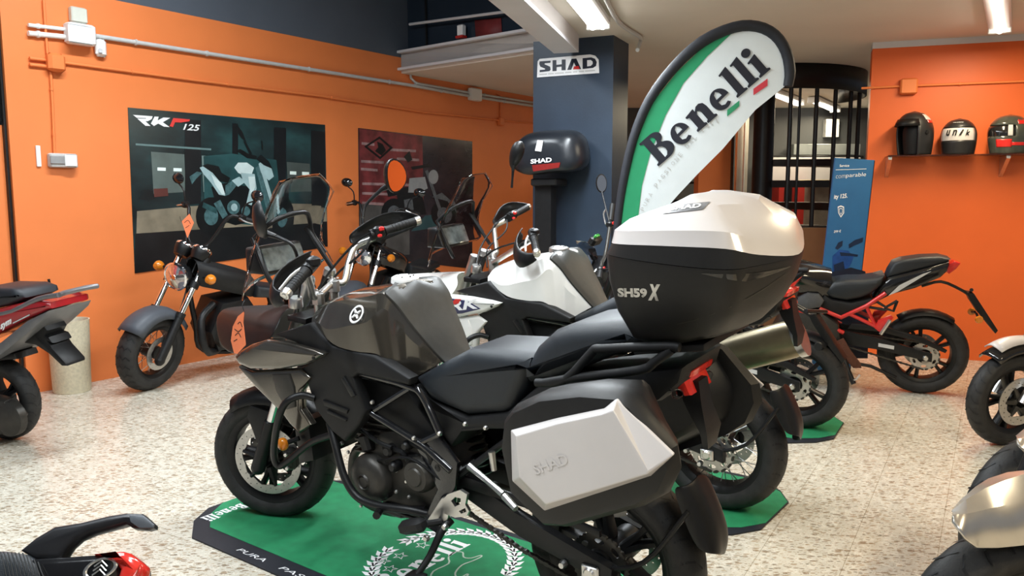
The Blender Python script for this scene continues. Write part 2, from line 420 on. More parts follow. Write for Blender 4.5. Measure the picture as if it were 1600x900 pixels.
for (x, y, z, nm, pw, cl) in ((-1.9, 4.6, 3.7, 'hanging fluorescent lamp over the left bikes, near the wall', 112, True), (-2.0, 1.6, 3.7, 'hanging fluorescent lamp over the shop entrance', 88, True)):
    c_ = V((x, y, z)); lamp('fluorescent_lamp', c_-LW.x*.9, c_+LW.x*.9, nm, cl, pw)
for (x, y, nm, pw, cl) in ((2.6, 1.4, 'added unseen ceiling lamp over the silver front fenders', 60, False), (1.0, -.9, 'added unseen ceiling lamp behind the camera', 26, True), (3.45, 10.4, 'fluorescent lamp on the rear ceiling behind the stairs', 36, False), (4.3, 11.3, 'farther fluorescent lamp on the rear ceiling behind the stairs', 36, False)):  # first two are unseen fill lamps added for brightness, rear two are in view
    c_ = V((x, y, Z_CEIL-.08)); lamp('fluorescent_lamp', c_-vd0*.75, c_+vd0*.75, nm, cl, pw, 1, spread=.05)
p2_ = G(1562, 50, 2.57); vd = V((790/1269, 1, 0)).normalized()
lamp('fluorescent_lamp', p2_, p2_-vd*1.5, 'bright fluorescent lamp on the ceiling above the helmet shelf', False, 42, 1, spread=.05)
# ---------------------------------------------------------------- fittings on the left wall
def wall_obj(fr, mb):
    mb.v = [fr.w(p) for p in mb.v]; return mb
def wpt(fr, px, py, out): return fr(px, py, -out)
def rail(fr, pts, r, m, name, label, cat='conduit', out=.022, clips=(), group=None):
    P = [wpt(fr, x, y, out) for x, y in pts]
    o = wall_obj(fr, MB().tube(P, r, 10)).build(name, m); tag(o, label, cat, group)
    for t in clips:
        k = t*(len(P)-1); i = min(int(k), len(P)-2); q = P[i]*(1-(k-i))+P[i+1]*(k-i); d = (P[i+1]-P[i]).normalized()
        c = wall_obj(fr, MB().tube([q-d*.008, q+d*.008], r*1.35, 10).box(V((q.x, -.008, q.z)), (.014, .016, .02))).build('clip', m, o)
    return o
def wbox(fr, px, py, w, h, dep, m, name, label=None, cat=None, bev=.006, out=0, parent=None, group=None):
    q = fr(px, py, -out-dep/2); o = wall_obj(fr, MB().box(q, (w, dep, h), bev=bev)).build(name, m, parent)
    if label: tag(o, label, cat, group)
    return o
def pxw(fr, x0, x1, y): return abs(fr(x1, y, 0).x-fr(x0, y, 0).x)
def pxh(fr, x, y0, y1): return abs(fr(x, y1, 0).z-fr(x, y0, 0).z)
w_ = pxw(LW, 104, 146, 55); h_ = pxh(LW, 125, 38, 70)
jb = wbox(LW, 125, 54, w_, h_, .09, M_white, 'junction_box', 'white junction box on the grey conduit, high on the left orange wall', 'junction box', .012)
wbox(LW, 126, 54, w_*.9, h_*.86, .014, M_white, 'cover', out=.086, parent=jb)
wbox(LW, 122, 24, pxw(LW, 109, 134, 24), pxh(LW, 122, 12, 36), .05, mat('pale_grey_plastic', (.60, .60, .52), .4, noise=.04, nscale=20), 'intercom_box', 'pale grey box on top of the white junction box, left wall', 'box', .008)
sn = wbox(LW, 157, 75, pxw(LW, 149, 166, 75), pxh(LW, 157, 62, 90), .05, M_white, 'motion_sensor', 'small white motion sensor below the grey conduit on the left wall', 'sensor', .018)
wbox(LW, 157, 80, .03, .03, .01, mat('sensor_window', (.6, .6, .62), .2, noise=.05, nscale=30), 'sensor_window', out=.048, parent=sn, bev=.004)
rail(LW, [(147, 56), (300, 80), (500, 111), (640, 133), (735, 150), (836, 166)], .017, M_pipe, 'conduit', 'long grey conduit running the length of the left wall from the white box', clips=(.08, .22, .38, .55, .7, .9))
rail(LW, [(44, 39), (104, 46)], .013, M_white, 'conduit', 'upper short white conduit entering the white junction box', clips=(.25,))
rail(LW, [(44, 52), (104, 58)], .018, M_white, 'conduit', 'lower thicker short white conduit entering the white junction box', clips=(.25,))
rail(LW, [(641, 112), (642, 122), (650, 130), (735, 145), (836, 161)], .014, M_pipe, 'conduit', 'grey conduit bending down from the mezzanine beam onto the left wall', clips=(.5, .8))
wbox(LW, 742, 148, pxw(LW, 736, 752, 148), pxh(LW, 743, 139, 158), .07, M_white, 'junction_box', 'small white junction box on the twin grey conduits near the column', 'junction box', .008)
ob = wbox(LW, 87, 98, pxw(LW, 73, 100, 98), pxh(LW, 87, 84, 113), .07, M_orange, 'junction_box', 'orange painted junction box on the left wall above the grey switch', 'junction box', .02)
rail(LW, [(100, 98), (300, 125), (500, 150), (660, 175), (770, 187), (836, 193)], .011, M_orange, 'conduit', 'orange painted conduit running along the left wall over the posters', out=.014, clips=(.1, .25, .42, .6, .8))
rail(LW, [(46, 91), (73, 94)], .012, M_orange, 'conduit', 'upper short orange conduit left of the orange junction box', out=.014)
rail(LW, [(46, 101), (73, 104)], .012, M_orange, 'conduit', 'lower short orange conduit left of the orange junction box', out=.014)
rail(LW, [(68, 0), (71, 45), (74, 84)], .009, M_orange, 'conduit', 'orange conduit coming down to the orange junction box from above', out=.014)
rail(LW, [(79, 112), (82, 165), (85, 240)], .009, M_orange, 'conduit', 'vertical orange conduit between the orange box and the grey switch', out=.014, clips=(.26, .8))
jb2 = wbox(LW, 783, 190, .09, .10, .05, M_orange, 'junction_box', 'orange painted junction box on the left wall right beside the column', 'junction box', .01)
rail(LW, [(782, 184), (782, 150), (776, 146)], .009, M_orange, 'conduit', 'short orange conduit rising from the orange box beside the column', out=.014)
sx0, sx1 = LW(77, 250).x, LW(120, 250).x
sw_ = wbox(LW, 98, 251, pxw(LW, 77, 120, 251), pxh(LW, 98, 240, 262), .05, M_pipe, 'light_switch', 'grey double light switch and socket on the left orange wall', 'light switch', .008)
wbox(LW, 90, 250, .10, .055, .012, mat('socket_grey', (.28, .28, .28), .4, noise=.08, nscale=20), 'socket_flap', out=.05, parent=sw_, bev=.004)
wbox(LW, 111, 251, .085, .085, .012, M_white, 'rocker', out=.05, parent=sw_, bev=.01)
st_ = wbox(LW, 60, 244, pxw(LW, 57, 64, 244), pxh(LW, 60, 228, 261), .014, M_white, 'sign_strip', 'narrow white plastic strip on the left wall beside the grey switch', 'strip', .003)

# ---------------------------------------------------------------- posters
def flat(fr, pts, m, name, parent, out=.004, hole=None):
    sp = [[(fr(x, y, -out).x, fr(x, y, -out).z) for x, y in pts]]
    mb = shapes_mb(sp, lambda X, Z: fr.w((X, -out, Z)))
    return mb.build(name, m, parent, smooth=0)
def poster_mat(name, c0, c1, c2, scale=2, rough=.22):
    m = bpy.data.materials.new(name); m.use_nodes = True; nt = m.node_tree; b = nt.nodes['Principled BSDF']
    tc = nt.nodes.new('ShaderNodeTexCoord'); n = nt.nodes.new('ShaderNodeTexNoise'); n.inputs['Scale'].default_value = scale; n.inputs['Detail'].default_value = 4
    mp = nt.nodes.new('ShaderNodeMapping'); mp.inputs['Scale'].default_value = (1, 1, 2.2); nt.links.new(tc.outputs['Object'], mp.inputs[0]); nt.links.new(mp.outputs[0], n.inputs['Vector'])
    r = nt.nodes.new('ShaderNodeValToRGB'); e = r.color_ramp.elements; e[0].color = (*c0, 1); e[1].color = (*c2, 1); e[0].position = .3; e[1].position = .75
    k = e.new(.52); k.color = (*c1, 1); nt.links.new(n.outputs['Fac'], r.inputs[0]); nt.links.new(r.outputs[0], b.inputs['Base Color']); b.inputs['Roughness'].default_value = rough
    return m
def pc(name, c, noise=.15, sc=8): return mat('print_'+name, c, .3, noise=noise, nscale=sc)
def poster(fr, corners, m, label):
    o = 0; mb = MB(); P = [fr(x, y, -.006) for x, y in corners]; Q = [V((p.x, -.001, p.z)) for p in P]
    mb.loft([[fr.w(p) for p in Q], [fr.w(p) for p in P]]); t = mb.build('poster', m, None, smooth=0); return tag(t, label, 'poster')
P1 = poster(LW, [(200, 168), (508, 195), (512, 385), (211, 427)], poster_mat('poster_dark_teal', (.008, .012, .013), (.016, .034, .036), (.03, .09, .092), 1.6), 'dark motorcycle poster in teal light with white and red lettering on the left wall')
q = .008
flat(LW, [(214, 330), (300, 322), (430, 316), (510, 318), (511, 352), (430, 360), (320, 366), (213, 372)], pc('sand', (.20, .17, .12), .5, 4), 'printed_ground', P1, q)
flat(LW, [(211, 365), (320, 358), (511, 346), (512, 385), (211, 427)], pc('dark', (.010, .011, .012), .4, 3), 'printed_shadow', P1, q+.0004)
flat(LW, [(236, 237), (288, 241), (290, 300), (240, 303)], pc('door_a', (.10, .13, .12)), 'printed_door', P1, q)
flat(LW, [(315, 243), (362, 247), (366, 300), (318, 300)], pc('door_b', (.15, .21, .20)), 'printed_door', P1, q)
flat(LW, [(448, 253), (484, 256), (486, 300), (450, 300)], pc('door_c', (.06, .075, .07)), 'printed_door', P1, q)
for (x0, x1, y) in ((246, 259, 264), (271, 284, 265), (453, 463, 270), (472, 483, 271)):
    flat(LW, [(x0, y-2.5), (x1, y-2), (x1, y+3), (x0, y+2.5)], pc('lamp', (.80, .92, .88), .05), 'printed_lamp', P1, q+.0005)
flat(LW, [(212, 224), (330, 232), (330, 235), (212, 227)], pc('line', (.12, .20, .20)), 'printed_beam', P1, q+.0005)
for (x0, x1) in ((289, 314), (363, 372), (428, 447), (486, 508)):
    flat(LW, [(x0, 178+(x0-200)*.09), (x1, 178+(x1-200)*.09), (x1, 318), (x0, 320)], pc('pillar', (.008, .010, .012), .3, 3), 'printed_pillar', P1, q+.0003)
flat(LW, [(240, 295), (262, 294), (263, 306), (241, 308)], pc('carred', (.10, .03, .025)), 'printed_car', P1, q+.0006)
z_ = q+.001
def print_moto(fr, par, K, z_, tint):
    """a motorcycle print from flat shapes; K maps unit coordinates to a pixel"""
    def fl(pts, m, nm, dz): flat(fr, [K(*p) for p in pts], m, nm, par, z_+dz)
    dk = pc('tyre'+tint[0], (.006, .007, .008), .3, 12); gr = pc('steel'+tint[0], tint[1], .3, 30); lt = pc('panel'+tint[0], tint[2], .12, 12)
    for (cx, cy, r) in ((.16, .78, .20), (.86, .80, .19)):
        circ = [(cx+r*.9*math.cos(2*PI*k/24), cy+r*math.sin(2*PI*k/24)) for k in range(24)]; fl(circ, dk, 'printed_wheel', 0)
        circ = [(cx+r*.45*math.cos(2*PI*k/24), cy+r*.5*math.sin(2*PI*k/24)) for k in range(24)]; fl(circ, gr, 'printed_hub', .0004)
    return fl, dk, gr, lt
K1 = lambda x, y: (x, y)
fl, _d, _g, _l = (lambda pts, m, nm, dz: flat(LW, pts, m, nm, P1, z_+dz)), 0, 0, 0
dk = pc('tealtyre', (.006, .008, .009), .3, 12); gr = pc('tealsteel', (.06, .13, .14), .4, 30); lt = pc('tealpanel', (.34, .48, .50), .15, 12); md_ = pc('tealmid', (.025, .075, .08), .4, 16); hi = pc('tealhigh', (.60, .72, .72), .1, 12)
fl([(318, 244), (362, 240), (432, 250), (440, 330), (400, 352), (320, 345)], pc('tealglow', (.018, .062, .066), .4, 5), 'printed_glow', -.0002)
def ring_px(cx, cy, rx, ry, n=22): return [(cx+rx*math.cos(2*PI*k/n), cy+ry*math.sin(2*PI*k/n)) for k in range(n)]
fl(ring_px(330, 338, 24, 30), dk, 'printed_wheel', 0); fl(ring_px(330, 338, 11, 14), gr, 'printed_hub', .0003); fl(ring_px(437, 338, 21, 33), dk, 'printed_wheel', 0); fl(ring_px(437, 338, 9, 15), gr, 'printed_hub', .0003)
fl([(330, 292), (352, 286), (392, 292), (404, 312), (396, 345), (368, 352), (344, 344)], dk, 'printed_engine', .0005)
for (cx, cy, r) in ((365, 324, 10), (384, 330, 7)): fl(ring_px(cx, cy, r, r*1.1), gr, 'printed_crankcase', .0007)
fl(ring_px(366, 324, 5, 6), lt, 'printed_cover', .0010)
fl([(334, 318), (344, 312), (356, 336), (348, 342)], gr, 'printed_bracket', .0009); fl([(318, 316), (340, 326), (338, 334), (316, 324)], md_, 'printed_swingarm', .0009)
fl([(312, 262), (322, 258), (334, 270), (346, 288), (352, 306), (342, 304), (330, 286), (318, 272)], lt, 'printed_tail', .0010)
fl([(330, 272), (346, 286), (352, 304), (347, 304), (336, 288)], hi, 'printed_tail_light', .0012)
fl([(316, 259), (324, 256), (342, 260), (346, 270), (360, 278), (356, 286), (342, 282), (332, 270)], dk, 'printed_seat', .0014)
fl([(296, 276), (308, 268), (316, 270), (306, 280), (300, 288)], gr, 'printed_plate', .0012)
fl([(352, 290), (372, 276), (378, 280), (358, 304), (352, 306)], gr, 'printed_frame', .0012); fl([(362, 282), (374, 276), (384, 284), (372, 292)], lt, 'printed_side', .0013)
fl([(366, 262), (372, 254), (386, 254), (397, 262), (392, 276), (380, 274), (372, 270)], hi, 'printed_tank', .0014)
fl([(376, 270), (398, 272), (401, 294), (393, 321), (385, 318), (390, 296), (380, 284)], lt, 'printed_shroud', .0015); fl([(388, 276), (398, 276), (399, 292), (392, 306)], hi, 'printed_shroud_light', .0017)
fl([(399, 262), (405, 258), (426, 334), (419, 337)], gr, 'printed_fork', .0016); fl([(408, 268), (413, 266), (432, 330), (427, 332)], lt, 'printed_fork', .0017)
fl([(404, 256), (412, 249), (424, 262), (428, 276), (420, 282), (408, 270)], lt, 'printed_headlight', .0018); fl([(400, 248), (408, 242), (420, 252), (426, 264), (412, 258)], dk, 'printed_cowl', .0019)
fl([(369, 235), (376, 233), (388, 240), (402, 244), (400, 249), (386, 247)], dk, 'printed_bar', .0016)
fl([(367, 199), (372, 197), (379, 206), (385, 222), (376, 214)], dk, 'printed_mirror', .0016); fl([(380, 220), (384, 221), (394, 240), (390, 241)], dk, 'printed_mirror_stem', .0015); fl([(408, 220), (410, 220), (411, 234), (409, 234)], dk, 'printed_mirror', .0015)
A0, A1 = LW(212, 201, -q), LW(256, 202, -q)
def wall_text(fr, txt, p0, p1, h, m, parent, out, bold=.02, shear=0, name='lettering', label=None):
    a_, b_ = fr(*p0, -out), fr(*p1, -out); b_ = V((b_.x, -out, b_.z)); r = (fr.w(b_)-fr.w(a_)); hh = pxh(fr, p0[0], p0[1]-h, p0[1])
    up = V((0, 0, 1)); rn = r.normalized(); up = (up-rn*up.dot(rn)).normalized()
    o = text_mb(txt, fr.w(a_), r, up, r.length, hh, bold, shear).build(name, m, parent, smooth=0)
    if label: o['label'] = label
    return o
def flat_h(fr, outs, m, name, parent, out): return shapes_mb([[(fr(x, y, -out).x, fr(x, y, -out).z) for x, y in o] for o in outs], lambda X, Z: fr.w((X, -out, Z))).build(name, m, parent, smooth=0)
zz = lambda L_: [(200+x/12.3, 165+y/12.3) for x, y in L_]
flat_h(LW, [zz([(95, 178), (475, 205), (455, 260), (380, 300), (335, 300), (435, 392), (335, 388), (180, 250), (345, 252), (348, 240), (170, 235)])], M_inkw, 'lettering', P1, .0112)
flat_h(LW, [zz([(510, 210), (590, 213), (570, 285), (680, 228), (815, 236), (670, 320), (800, 412), (690, 405), (580, 345), (500, 392), (440, 345)])], M_inkw, 'lettering', P1, .0112)
flat_h(LW, [zz([(870, 238), (1190, 265), (1180, 300), (1010, 325), (905, 320), (865, 412), (800, 395)])], mat('print_red', (.72, .05, .04), .4, noise=.05, nscale=20), 'lettering', P1, .0112)['label'] = 'red letter'
wall_text(LW, '125', (286, 203), (313, 205), 10, M_inkw, P1, .0105, .02, .3, label='white lettering')
P2 = poster(LW, [(560, 200), (738, 221), (738, 420), (562, 400)], poster_mat('poster_brick', (.014, .012, .016), (.03, .022, .026), (.06, .04, .045), 2.2), 'dark poster of a classic motorcycle before a red brick wall')
flat(LW, [(561, 201), (660, 213), (662, 330), (562, 340)], mat('print_brick', (.16, .025, .028), .35, noise=.6, nscale=7), 'printed_bricks', P2, q)
for (x0, x1, y) in ((564, 600, 250), (564, 590, 262), (610, 650, 232), (566, 640, 285), (620, 655, 246), (565, 585, 222), (566, 625, 300), (566, 600, 315)):
    flat(LW, [(x0, y), (x1, y+2), (x1, y+6), (x0, y+4)], pc('brickwear', (.32, .20, .20), .4, 14), 'printed_brick_edge', P2, q+.0004)
flat(LW, [(562, 318), (640, 326), (640, 398), (562, 400)], pc('pavement', (.09, .085, .08), .4, 5), 'printed_pavement', P2, q+.0006)
dm = [(593, 213), (614, 231), (594, 249), (569, 229)]
sp = [[(LW(x, y, -.0095).x, LW(x, y, -.0095).z) for x, y in dm], [(LW(x, y, -.0095).x, LW(x, y, -.0095).z) for x, y in [(593, 217), (609, 231), (594, 245), (574, 229)]]]
shapes_mb(sp, lambda X, Z: LW.w((X, -.0095, Z))).build('printed_emblem', M_ink, P2, smooth=0)
flat(LW, [(589, 221), (598, 225), (603, 235), (596, 243), (586, 236), (591, 230)], M_ink, 'printed_emblem_figure', P2, .0095)
K2 = lambda x, y: (598+110*x, 245+112*y)
fl, dk, gr, lt = print_moto(LW, P2, K2, .0098, ('grey', (.10, .11, .12), (.30, .31, .32)))
fl([(.20, .52), (.55, .48), (.62, .80), (.25, .85)], dk, 'printed_engine', .0006)
fl([(.30, .60), (.42, .58), (.44, .74), (.32, .76)], gr, 'printed_cylinder', .0009)
fl([(.38, .30), (.60, .28), (.64, .44), (.52, .50), (.36, .50)], lt, 'printed_tank', .0010)
fl([(.05, .46), (.36, .42), (.38, .50), (.08, .56)], dk, 'printed_seat', .0010)
fl([(.60, .20), (.64, .18), (.86, .80), (.82, .82)], gr, 'printed_fork', .0012)
c_ = [(.72+.07*math.cos(2*PI*k/20), .28+.10*math.sin(2*PI*k/20)) for k in range(20)]; fl(c_, lt, 'printed_headlight', .0014)
fl([(.40, .14), (.66, .10), (.68, .14), (.42, .18)], dk, 'printed_bar', .0012)
fl([(.30, .0), (.38, -.08), (.42, .04), (.36, .08)], dk, 'printed_mirror', .0012)
fl([(.70, .56), (.84, .50), (1.0, .64), (1.02, .76), (.92, .62)], gr, 'printed_mudguard', .0014)
fl([(.60, .82), (.98, .78), (1.0, .96), (.4, 1.04)], pc('tealfloor', (.03, .08, .09)), 'printed_floor', -.0002)

# ---------------------------------------------------------------- column: sign, conduit
sg = [(840, 96), (843, 92), (922, 85), (930, 87), (935, 93), (936, 114), (839, 121)]
mb = MB(); P = [CF(x, y, -.008) for x, y in sg]; mb.loft([[CF.w(V((p.x, -.001, p.z))) for p in P], [CF.w(p) for p in P]])
t = tag(mb.build('brand_sign', M_inkw, None, smooth=0), 'white sign with dark block letters high on the dark column', 'sign')
zz = lambda L_: [(830+x/13.33, 70+y/13.33) for x, y in L_]
nk = mat('navy_ink', (.012, .016, .03), .4, noise=.05, nscale=20)
for outs in ([[(175, 345), (405, 330), (400, 375), (285, 385), (275, 405), (395, 455), (405, 520), (380, 548), (175, 572), (178, 525), (285, 515), (290, 497), (190, 455), (168, 400)]],
             [[(445, 322), (525, 318), (525, 418), (635, 405), (635, 308), (718, 303), (718, 528), (632, 532), (630, 455), (530, 465), (528, 545), (442, 550)]],
             [[(840, 292), (940, 285), (1040, 505), (960, 510), (890, 370), (835, 520), (750, 525)]],
             [[(1070, 280), (1250, 262), (1330, 290), (1365, 360), (1350, 440), (1290, 480), (1070, 505)], [(1165, 320), (1240, 315), (1280, 350), (1280, 400), (1240, 440), (1165, 450)]]):
    flat_h(CF, [zz(o) for o in outs], nk, 'lettering', t, .0092)
flat(CF, zz([(890, 450), (985, 440), (1012, 505), (870, 515)]), M_red, 'sign_mark', t, .0100)
for k, (x0, x1) in enumerate(((170, 330), (350, 470), (490, 680), (705, 840), (870, 960), (990, 1100), (1120, 1330))):
    ym = lambda x: 622-(x-170)*.075
    flat(CF, zz([(x0, ym(x0)-14), (x1, ym(x1)-14), (x1, ym(x1)+10), (x0, ym(x0)+10)]), M_pipe, 'fine_print', t, .0092)
mb = MB(); mb.tube([G(944, -6, 2.62), G(962, 28, 2.62), G(975, 42, 2.62), G(1000, 58, 2.62), G(1000, 66, 2.59), G(996, 78, 2.5)], .016, 10, 4)
tag(mb.build('conduit', M_pipe), 'grey conduit bending across the ceiling at the top of the dark column', 'conduit')
# black case on its stand in front of the column
SF = Frame((CF.w(CF(865, 270)).x, CF.w(CF(865, 270)).y-.02, 0), u2, (-u2.y, u2.x, 0), (0, 0, 1))
dsp = empty('display_case', SF, 'glossy black top case shown on a stand in front of the dark column', 'motorcycle case')
def sp_(L_, off): return [SF(x, y, off) for x, y in L_]
prof = [(801, 245), (808, 225), (828, 208), (858, 203), (893, 203), (908, 212), (914, 232), (914, 252), (902, 266), (872, 268), (830, 272), (808, 262)]
outl = smooth2([(p.x, p.z) for p in sp_(prof, -.25)], 4)
mb = MB(); rings = []
for y, k, dz in ((-.02, .80, 0), (-.10, .95, 0), (-.2, 1.0, 0), (-.30, .99, -.01), (-.36, .92, -.02), (-.40, .78, -.03), (-.415, .5, -.03)):
    cx = sum(p[0] for p in outl)/len(outl); cz = sum(p[1] for p in outl)/len(outl); rings.append([V((cx+(x-cx)*k, y, cz+(z-cz)*k+dz)) for x, z in outl])
mb.loft(rings); mb.build('case_shell', mat('satin_black_shell', (.012, .014, .018), .3, noise=.1, nscale=30), dsp, smooth=60)
q0 = sp_([(832, 258), (876, 254), (874, 262), (834, 268)], -.415); mb = MB(); mb.loft([q0, [p+V((0, -.012, 0)) for p in q0]]); mb.build('reflector', mat('dark_red_lens', (.20, .015, .012), .2, coat=.5, noise=.1, nscale=60), dsp)
p0, p1 = SF(829, 256, -.428), SF(862, 253, -.428); text_mb('SHAD', p0, p1-p0, (0, 0, 1), (p1-p0).length, .035, .03, 0).build('lettering', M_inkw, dsp, smooth=0)
q0 = sp_([(838, 236), (847, 237), (850, 220), (842, 219)], -.40); mb = MB(); mb.loft([q0, [p+V((0, -.028, 0)) for p in q0]]); mb.build('label_sticker', M_inkw, dsp, smooth=0)
q0 = SF(858, 285, -.2); mb = MB(); mb.box((q0.x, -.2, q0.z), (.22, .26, .06), bev=.01); mb.build('mounting_plate', M_black, dsp)
q1 = SF(845, 400, -.2); mb = MB(); mb.loft([[V((q0.x-.1+dx, y, z)) for dx, y in ((-.0, -.26), (.14, -.26), (.14, -.14), (-.0, -.14))] for z in (0, q0.z)]); mb.box((q0.x-.03, -.2, .015), (.45, .5, .03), bev=.008); mb.build('stand_post', M_black, dsp)

# ---------------------------------------------------------------- flag
FO = atY(1000, 400, 4.5); FF = wall_frame((FO.x, FO.y, 0), (1, -.12))
fl_root = empty('feather_flag', Frame(FF.w((FF(962, 400).x, 0, 0)), FF.x, FF.y, FF.z), 'tall white feather flag with dark serif lettering, green band and black sleeve', 'flag')
ox = FF(962, 400).x
def fp(x, y, off=0.0): p = FF(x, y, off); return V((p.x-ox, off, p.z))
outer = [(956, 400), (960, 345), (968, 285), (984, 215), (1008, 155), (1048, 98), (1095, 58), (1145, 38), (1185, 36), (1215, 50), (1234, 78), (1240, 112), (1236, 135)]
inner = [(966, 402), (970, 350), (978, 292), (994, 222), (1020, 160), (1058, 112), (1100, 72), (1148, 48), (1180, 47), (1206, 60), (1222, 84), (1228, 112), (1226, 135)]
green_in = [(1000, 402), (997, 340), (1003, 290), (1016, 240), (1040, 180), (1068, 130), (1105, 88), (1150, 46)]
low_e = [(1226, 135), (1180, 172), (1130, 232), (1090, 272), (1060, 304), (1032, 336), (1010, 370), (1000, 402)]
def wave(p): return V((p.x, .018*math.sin(p.x*5+p.z*3), p.z))
def sheet(pts, m, nm, out, solid=.002):
    mb = shapes_mb([[(fp(x, y).x, fp(x, y).z) for x, y in pts]], lambda X, Z: V((X, -out, Z))); return mb.build(nm, m, fl_root, smooth=0, solid=solid)
M_cloth = mat('flag_white_cloth', (.74, .80, .82), .7, noise=.02, nscale=12, bump=.1, bscale=80)
sheet(inner[:8]+inner[8:]+low_e[1:], M_cloth, 'flag_cloth', 0)
sheet(inner[:8]+green_in[::-1][0:], mat('flag_green_cloth', (.02, .30, .13), .7, noise=.04, nscale=15), 'green_band', .003)
mb = MB(); mb.tube([fp(x, y) for x, y in [((a_[0]+b_[0])/2, (a_[1]+b_[1])/2) for a_, b_ in zip(outer, inner)]], [.020+.002*k for k in range(7)]+[.03, .03, .03, .03, .03, .026], 10, 3)
pl = mb.build('pole_sleeve', mat('sleeve_black', (.014, .016, .022), .6, noise=.1, nscale=30), fl_root)
mb = MB(); z0 = fp(962, 400).z; mb.tube([V((fp(961, 400).x, 0, .02)), V((fp(961, 400).x, 0, z0+.05))], .016, 10); mb.box((fp(961, 400).x, 0, .012), (.4, .4, .024), bev=.006); mb.build('pole_base', M_black, fl_root)
# heavy slab-serif lettering drawn from outlines
def arc(cx, cy, rx, ry, a0, a1, n=14): return [(cx+rx*math.cos(math.radians(a0+(a1-a0)*k/n)), cy+ry*math.sin(math.radians(a0+(a1-a0)*k/n))) for k in range(n+1)]
def slab_i(x, h):
    return [(x-.06, 0), (x+.46, 0), (x+.46, .07), (x+.36, .12), (x+.36, h), (x-.06, h-.09), (x-.06, h-.15), (x+.05, h-.16), (x+.05, .12), (x-.06, .07)]
def ell(cx, cy, rx, ry, n=24): return arc(cx, cy, rx, ry, 0, 360, n)[:-1]
def let_e(x):
    o = arc(x+.38, .37, .40, .40, 5, 310, 26)+[(x+.56, .16), (x+.40, .11), (x+.27, .17), (x+.25, .33), (x+.78, .36)]
    return [o, [(x+.25, .44), (x+.52, .45), (x+.50, .60), (x+.40, .70), (x+.29, .62)]]
def let_n(x):
    return [[(x-.06, 0), (x+.44, 0), (x+.44, .07), (x+.36, .12), (x+.36, .52), (x+.44, .60), (x+.52, .56), (x+.54, .46), (x+.54, .12), (x+.46, .07), (x+.46, 0), (x+.94, 0), (x+.94, .07), (x+.85, .12), (x+.85, .52), (x+.80, .70), (x+.66, .78), (x+.50, .76), (x+.36, .64), (x+.36, .77), (x-.06, .70), (x-.06, .63), (x+.05, .60), (x+.05, .12), (x-.06, .07)]]
def let_B(x):
    o = [(x-.08, 0)]+[(x+.50, 0)]+arc(x+.52, .31, .42, .31, -85, 70, 12)+arc(x+.46, .86, .36, .24, -60, 88, 12)+[(x+.40, 1.1), (x-.08, 1.1), (x-.08, 1.02), (x+.04, .98), (x+.04, .12), (x-.08, .08)]
    return [o, [(x+.36, .10), (x+.48, .12), (x+.58, .22), (x+.60, .34), (x+.54, .48), (x+.44, .54), (x+.36, .55)], [(x+.36, .66), (x+.46, .68), (x+.52, .78), (x+.52, .90), (x+.46, .98), (x+.36, 1.0)]]
def benelli():
    s_ = let_B(0)+let_e(1.04)+let_n(2.0)+let_e(3.02)+[slab_i(3.98, 1.15), slab_i(4.54, 1.15), slab_i(5.10, .80), ell(5.24, 1.02, .19, .16, 18)]
    return s_, 5.56
def benelli_mb(o, r, u, n_, depth=.0):
    s_, w = benelli(); return shapes_mb(s_, lambda x, y: V(o)+V(r)*(x/w)+V(u)*y+V(n_)*.001)
navy = mat('flag_navy_ink', (.012, .014, .025), .6, noise=.06, nscale=20)
a0, a1 = fp(1031, 258), fp(1204, 108); r_ = a1-a0; uu = V((-r_.z, 0, r_.x)).normalized()
benelli_mb(a0+V((0, -.006, 0)), r_, uu*(.148), (0, -1, 0)).build('flag_lettering', navy, fl_root, smooth=0, solid=.001)
def quad(pts, m, nm, out): sheet(pts, m, nm, out, .001)
quad([(1136, 177), (1155, 162), (1155, 156+12), (1136, 182)], M_cloth, 'flag_mark', .004) if False else None
quad([(1136, 172), (1155, 157), (1155, 166), (1136, 182)], mat('mark_green', (.03, .30, .14), .7, noise=.03, nscale=20), 'green_mark', .005)
quad([(1177, 139), (1199, 123), (1199, 134), (1177, 149)], mat('mark_red', (.62, .05, .07), .7, noise=.03, nscale=20), 'red_mark', .005)
pth = [fp(x, y) for x, y in ((1004, 334), (1016, 310), (1030, 288), (1048, 265), (1068, 240), (1090, 214), (1112, 196), (1124, 190))]
ph_, _ = catmull(pth, [1]*len(pth), 8); L_ = [0]
for a_, b_ in zip(ph_[:-1], ph_[1:]): L_.append(L_[-1]+(b_-a_).length)
words = 'PURA PASSIONE DAL 1911'; tms = [MB()]
for k, chh in enumerate(words):
    if chh == ' ': tms.append(MB()); continue
    s_ = L_[-1]*(k+.5)/len(words); i = max(j for j in range(len(L_)) if L_[j] <= s_); i = min(i, len(ph_)-2); d = (ph_[i+1]-ph_[i]).normalized(); p = ph_[i]+d*(s_-L_[i])
    mm = text_mb(chh, p+V((0, -.005, 0)), d, V((-d.z, 0, d.x)), .006 if chh in 'I1' else .018, .022); tms[-1].add(mm.v, mm.f)
for tm in tms: tm.build('small_lettering', M_pipe, fl_root, smooth=0)
